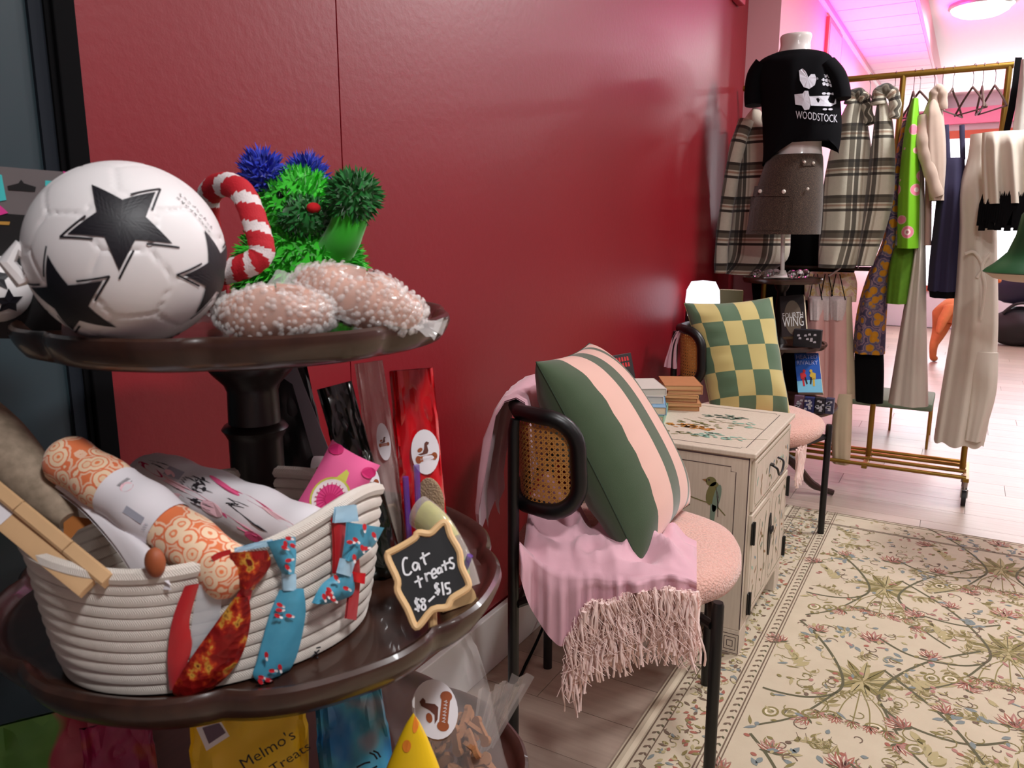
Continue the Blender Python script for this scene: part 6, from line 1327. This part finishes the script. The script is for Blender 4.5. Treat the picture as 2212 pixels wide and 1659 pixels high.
# books on the stand
def cover(label, quad_px, Y, cov, th=.018, prints=None, cat='book'):
    T = thing('display_book', label, cat, 'books displayed on the stand'); P = [ony(x, y, Y_) for (x, y), Y_ in zip(quad_px, Y)]; P[2] = P[1]+P[3]-P[0]; n = unit(np.cross(P[1]-P[0], P[3]-P[0])); n = n if np.dot(n, CAM-P[0]) > 0 else -n
    b = MB(); b.poly(P if np.dot(np.cross(P[1]-P[0], P[2]-P[0]), n) > 0 else P[::-1], n, -th*.0+.0012); b.build('cover', cov, T, False)
    b = MB(); b.poly(P if np.dot(np.cross(P[1]-P[0], P[2]-P[0]), n) > 0 else P[::-1], -n, th); b.build('page_block', M_page, T, False)
    f_ = lambda u, v: P[0]+(P[1]-P[0])*u+(P[3]-P[0])*v+n*.0022
    if prints: prints(T, f_)
    return T
def pr_wing(T, f_):
    b = MB(); b.add([f_(.5+.36*cos(a), .55+.42*sin(a)) for a in [2*pi*k/24 for k in range(24)]], [tuple(range(24))], 1); b.build('cover_glow', [MATS['pale_grey_print'], mat('bronze_print', (96, 84, 70), .5)], T, False)
    b = MB(); f2 = lambda u, v: f_(u, v)+V(0, -.0012, 0)
    for s, y, sz in (('FOURTH', .50, .15), ('WING', .66, .26)):
        vs, fs = text2d(s, 1, 'CENTER'); wm = max(v[0] for v in vs); hm = max(v[1] for v in vs); b.add([f2(.5+v[0]/wm*.42, y-v[1]/hm*sz*.5) for v in vs], fs)
    b.build('cover_title', mat('silver_white_ink', (214, 214, 212), .5), T, False)
cover('black book with white winged title on the middle tier', [(1684, 640), (1736, 636), (1748, 724), (1690, 728)], [3.56, 3.56, 3.47, 3.47], MATS['black_cover'], .03, pr_wing)
def pr_heat(T, f_):
    b = MB(); f2 = lambda u, v: f_(u, v)+V(0, -.001, 0)
    for s, y in (('HEATED', .10), ('RIVALRY', .25)):
        vs, fs = text2d(s, 1, 'CENTER'); wm = max(v[0] for v in vs); hm = max(v[1] for v in vs); b.add([f2(.5+v[0]/wm*.44, y-v[1]/hm*.06) for v in vs], fs, 0)
    fill2d(b, [(.0, .72), (1, .66), (1, 1), (0, 1)], f_, 1)
    for x, mi in ((.28, 2), (.68, 3)):
        s = 1 if x < .5 else -1
        fill2d(b, ell2d(x+.06*s, .46, .06, .045), f2, mi); fill2d(b, [(x-.12*s, .52), (x+.06*s, .48), (x+.14*s, .58), (x+.02*s, .68), (x-.1*s, .66)], f2, mi); fill2d(b, [(x-.06*s, .64), (x+.02*s, .64), (x+.04*s, .84), (x-.04*s, .84)], f2, mi); fill2d(b, [(x+.04*s, .62), (x+.10*s, .60), (x+.16*s, .78), (x+.10*s, .80)], f2, 4)
    tag(b.build('cover_print', [mat('lilac_title', (170, 176, 226), .5), mat('ice_print', (120, 190, 220), .5), mat('red_player', (190, 40, 50), .5), mat('yellow_player', (206, 170, 60), .5), M_ink], T, False), kind='stuff')
cover('blue hockey novel titled heated rivalry on the bottom tier', [(1716, 764), (1768, 763), (1779, 842), (1724, 848)], [3.56, 3.56, 3.45, 3.45], mat('royal_blue_cover', (44, 90, 176), .4), .022, pr_heat)
M_tin = mat('black_printed_box', (30, 30, 38), .4); M_prt = mat('pale_print', (196, 196, 206), .5)
def tin(label, x0, x1, y0, y1, Y, zt, cov, th=.05):
    T = thing('card_box', label, 'box', 'small printed boxes on the book stand'); a = ony(x0, y1, Y); c_ = ony(x1, y1, Y); h = ony(x0, y0, Y)[2]-a[2]
    b = MB(); b.box((a[0], Y, zt), (c_[0], Y+th, zt+h), bevel=.002); b.build('box', cov, T, False); b = MB(); rn = random.Random(int(x0)); w_ = c_[0]-a[0]
    for k in range(9): xx = a[0]+w_*(.15+.7*rn.random()); zz = zt+h*(.2+.6*rn.random()); b.add([(xx-.006, Y-.0006, zz-.004), (xx+.006, Y-.0006, zz-.004), (xx+.005, Y-.0006, zz+.005), (xx-.004, Y-.0006, zz+.004)], [(0, 1, 2, 3)])
    b.build('box_print', M_prt, T, False)
tin('black box of cards in front of the winged book', 1712, 1772, 712, 750, 3.455, .709, M_tin, .035)
for k, (x0, x1, lab, cov) in enumerate(((1714, 1734, 'pink edged small tin at the left of the bottom tier row', mat('mauve_tin', (110, 80, 100), .4)), (1736, 1757, 'navy small tin second in the bottom tier row', mat('navy_tin', (36, 44, 96), .4)), (1759, 1780, 'black small tin third in the bottom tier row', M_tin), (1782, 1800, 'slate small tin at the right of the bottom tier row', mat('slate_tin', (60, 62, 90), .4)))):
    tin(lab, x0, x1, 852, 886, 3.42+.012*abs(k-1), .4335, cov, .03)
# olive folder in a dark bin between rear chair and stand
T = thing('wall_book_pocket', 'dark wooden wall pocket of large books behind the checkered pillow', 'book rack')
for bx_ in (((.006, 3.33, .72), (.255, 3.405, .73)), ((.006, 3.33, .73), (.255, 3.337, .85)), ((.006, 3.398, .73), (.255, 3.405, .85)), ((.006, 3.337, .73), (.014, 3.398, .85)), ((.247, 3.337, .73), (.255, 3.398, .85))):
    b = MB(); b.box(*bx_); b.build('pocket_panel', M_mahd, T, False)
for lab, xc, zt, wdt, cov, y0 in (('tall olive book in the wall pocket', .185, .945, .10, mat('olive_cover', (74, 66, 26), .6), 3.385), ('tall brown book in the wall pocket, left of the olive one', .09, .93, .08, mat('brown_cover', (96, 34, 26), .6), 3.385), ('red and white paperback at the left front of the wall pocket', .075, .965, .06, mat('coral_cover', (214, 110, 110), .5), 3.358)):
    TB = thing('pocket_book', lab, 'book', 'large books in the wall pocket'); b = MB(); b.box((xc-wdt/2, y0-.008, .7315), (xc+wdt/2, y0+.008, zt), bevel=.0015); b.build('cover', cov, TB, False); b = MB(); b.box((xc-wdt/2+.003, y0-.006, zt-.004), (xc+wdt/2-.003, y0+.006, zt+.0008)); b.build('pages', M_page, TB, False)
LP = thing('added_glare_lamp', 'small frosted white lamp added for the white glare on the red wall behind the checkered pillow', 'lamp', loc=(.10, 3.255, 0))  # added glowing lamp, stands in for an unidentified white blur by the wall
b = MB(); b.lathe([(.05, 0), (.05, .012), (.012, .02), (.008, .05), (.008, .80), (.02, .82)], n=20); b.build('lamp_stand', M_steel, LP)
b = MB(); b.lathe([(.03, .82), (.060, .84), (.072, .90), (.068, .95), (.050, .985), (.004, .99)], n=28); b.build('lamp_glass', mat('frosted_glow', (236, 236, 246), .5, emit=(232, 232, 246), estr=1.1), LP)
# ================================================================== FAR SHOP
GB = thing('green_bench', 'low green bench with thin brass legs behind the rack', 'bench')
b = MB(); b.box((.50, 4.75, .215), (.965, 5.15, .26), bevel=.012); b.build('bench_seat', mat('sage_velvet', (96, 116, 92), .8), GB)
for x, y in ((.955, 4.77), (.955, 5.13), (.515, 4.77), (.515, 5.13), (.74, 5.13)):
    b = MB(); b.cyl((x, y, 0), (x, y, .22), .007, n=8); b.build('leg', M_brass, GB)
# tan dog seen from behind
me = bpy.data.meshes.new('dog'); HD = V(.32, .95, 0); HD = unit(HD); SD = V(HD[1], -HD[0], 0); o_ = V(.99, 8.1, 0)
def dp_(f, s, z): return tuple(o_+HD*f+SD*s+V(0, 0, z))
vv = [dp_(0, 0, .50), dp_(.2, 0, .50), dp_(.42, 0, .50), dp_(.6, 0, .52), dp_(.72, 0, .66), dp_(.80, 0, .76), dp_(.92, 0, .73), dp_(1.0, 0, .71),
      dp_(0, -.10, .42), dp_(.06, -.12, .28), dp_(-.07, -.12, .16), dp_(-.05, -.12, .03), dp_(.02, -.12, .025), dp_(0, .10, .42), dp_(.06, .12, .28), dp_(-.07, .12, .16), dp_(-.05, .12, .03), dp_(.02, .12, .025),
      dp_(.56, -.10, .38), dp_(.55, -.11, .2), dp_(.56, -.11, .03), dp_(.62, -.11, .025), dp_(.56, .10, .38), dp_(.55, .11, .2), dp_(.56, .11, .03), dp_(.62, .11, .025), dp_(-.10, 0, .52), dp_(-.2, -.02, .40), dp_(-.24, -.03, .28), dp_(.77, -.07, .80), dp_(.76, -.11, .70), dp_(.77, .07, .80), dp_(.76, .11, .70)]
ee = [(0, 1), (1, 2), (2, 3), (3, 4), (4, 5), (5, 6), (6, 7), (0, 8), (8, 9), (9, 10), (10, 11), (11, 12), (0, 13), (13, 14), (14, 15), (15, 16), (16, 17), (3, 18), (18, 19), (19, 20), (20, 21), (3, 22), (22, 23), (23, 24), (24, 25), (0, 26), (26, 27), (27, 28), (5, 29), (29, 30), (5, 31), (31, 32)]
rad = [.13, .14, .15, .13, .09, .085, .05, .035, .10, .07, .038, .03, .028, .10, .07, .038, .03, .028, .065, .04, .03, .03, .065, .04, .03, .03, .05, .045, .02, .03, .018, .03, .018]
me.from_pydata(vv, ee, []); dog = bpy.data.objects.new('dog', me); COL.objects.link(dog); md = dog.modifiers.new('skin', 'SKIN')
for i, r in enumerate(rad): me.skin_vertices[0].data[i].radius = (r, r); 
me.skin_vertices[0].data[0].use_root = True
md.use_smooth_shade = True; dog.modifiers.new('sub', 'SUBSURF').levels = 2; dog.modifiers['sub'].render_levels = 2
me.materials.append(mat('tan_dog_fur', (196, 118, 66), .9, var=.2, vscale=14, bump=.6, bscale=120)); tag(dog, 'tan long haired dog standing far behind the rack, seen from behind', 'dog')
# dark bags on the floor far right
for k, (lab, c_, r, col) in enumerate((('black soft bag lying on the floor in front of the shop windows', (1.62, 9.7, .20), (.34, .2, .20), (16, 16, 20)), ('navy duffel bag stacked on the black bag', (1.60, 9.75, .66), (.32, .2, .24), (30, 32, 56)))):
    T = thing('soft_bag', lab, 'bag', 'dark bags by the shop windows'); b = MB(); b.ball(c_, r, 28, 16, fn=lambda d: 1+.06*sin(5*d[0]+3*d[2]+k)+.05*sin(8*d[1]+4*d[0])); b.build('bag_body', mat('soft_bag_%d' % k, col, .45), T)
    b = MB(); b.tube(spline([(c_[0]-.2, c_[1]-.1, c_[2]+r[2]*.7), (c_[0]-.08, c_[1]-.12, c_[2]+r[2]*1.25), (c_[0]+.1, c_[1]-.12, c_[2]+r[2]*1.2), (c_[0]+.2, c_[1]-.1, c_[2]+r[2]*.7)], 6), .016, 8); b.build('bag_handle', MATS['soft_bag_%d' % k], T)
T = thing('display_plinth', 'pale lilac display box by the shop windows', 'plinth'); b = MB(); b.box((1.12, 9.85, 0), (1.32, 10.1, .42), bevel=.01); b.build('plinth_body', mat('lilac_board', (190, 164, 190), .6), T, False)
b = MB(); b.box((1.10, 9.83, .42), (1.34, 10.12, .45), bevel=.005); b.build('plinth_top', M_white, T, False)
T = thing('pink_display_bag', 'pink paper bag standing on the lilac display box', 'bag'); b = MB(); b.box((1.15, 9.9, .452), (1.32, 10.0, .86), bevel=.006); b.build('bag_body', mat('blush_paper', (226, 176, 176), .7), T, False); b = MB(); b.tube(spline([(1.19, 9.9, .86), (1.21, 9.9, .93), (1.26, 9.9, .93), (1.28, 9.9, .86)], 5), .005, 6); b.build('bag_handle', M_white, T)
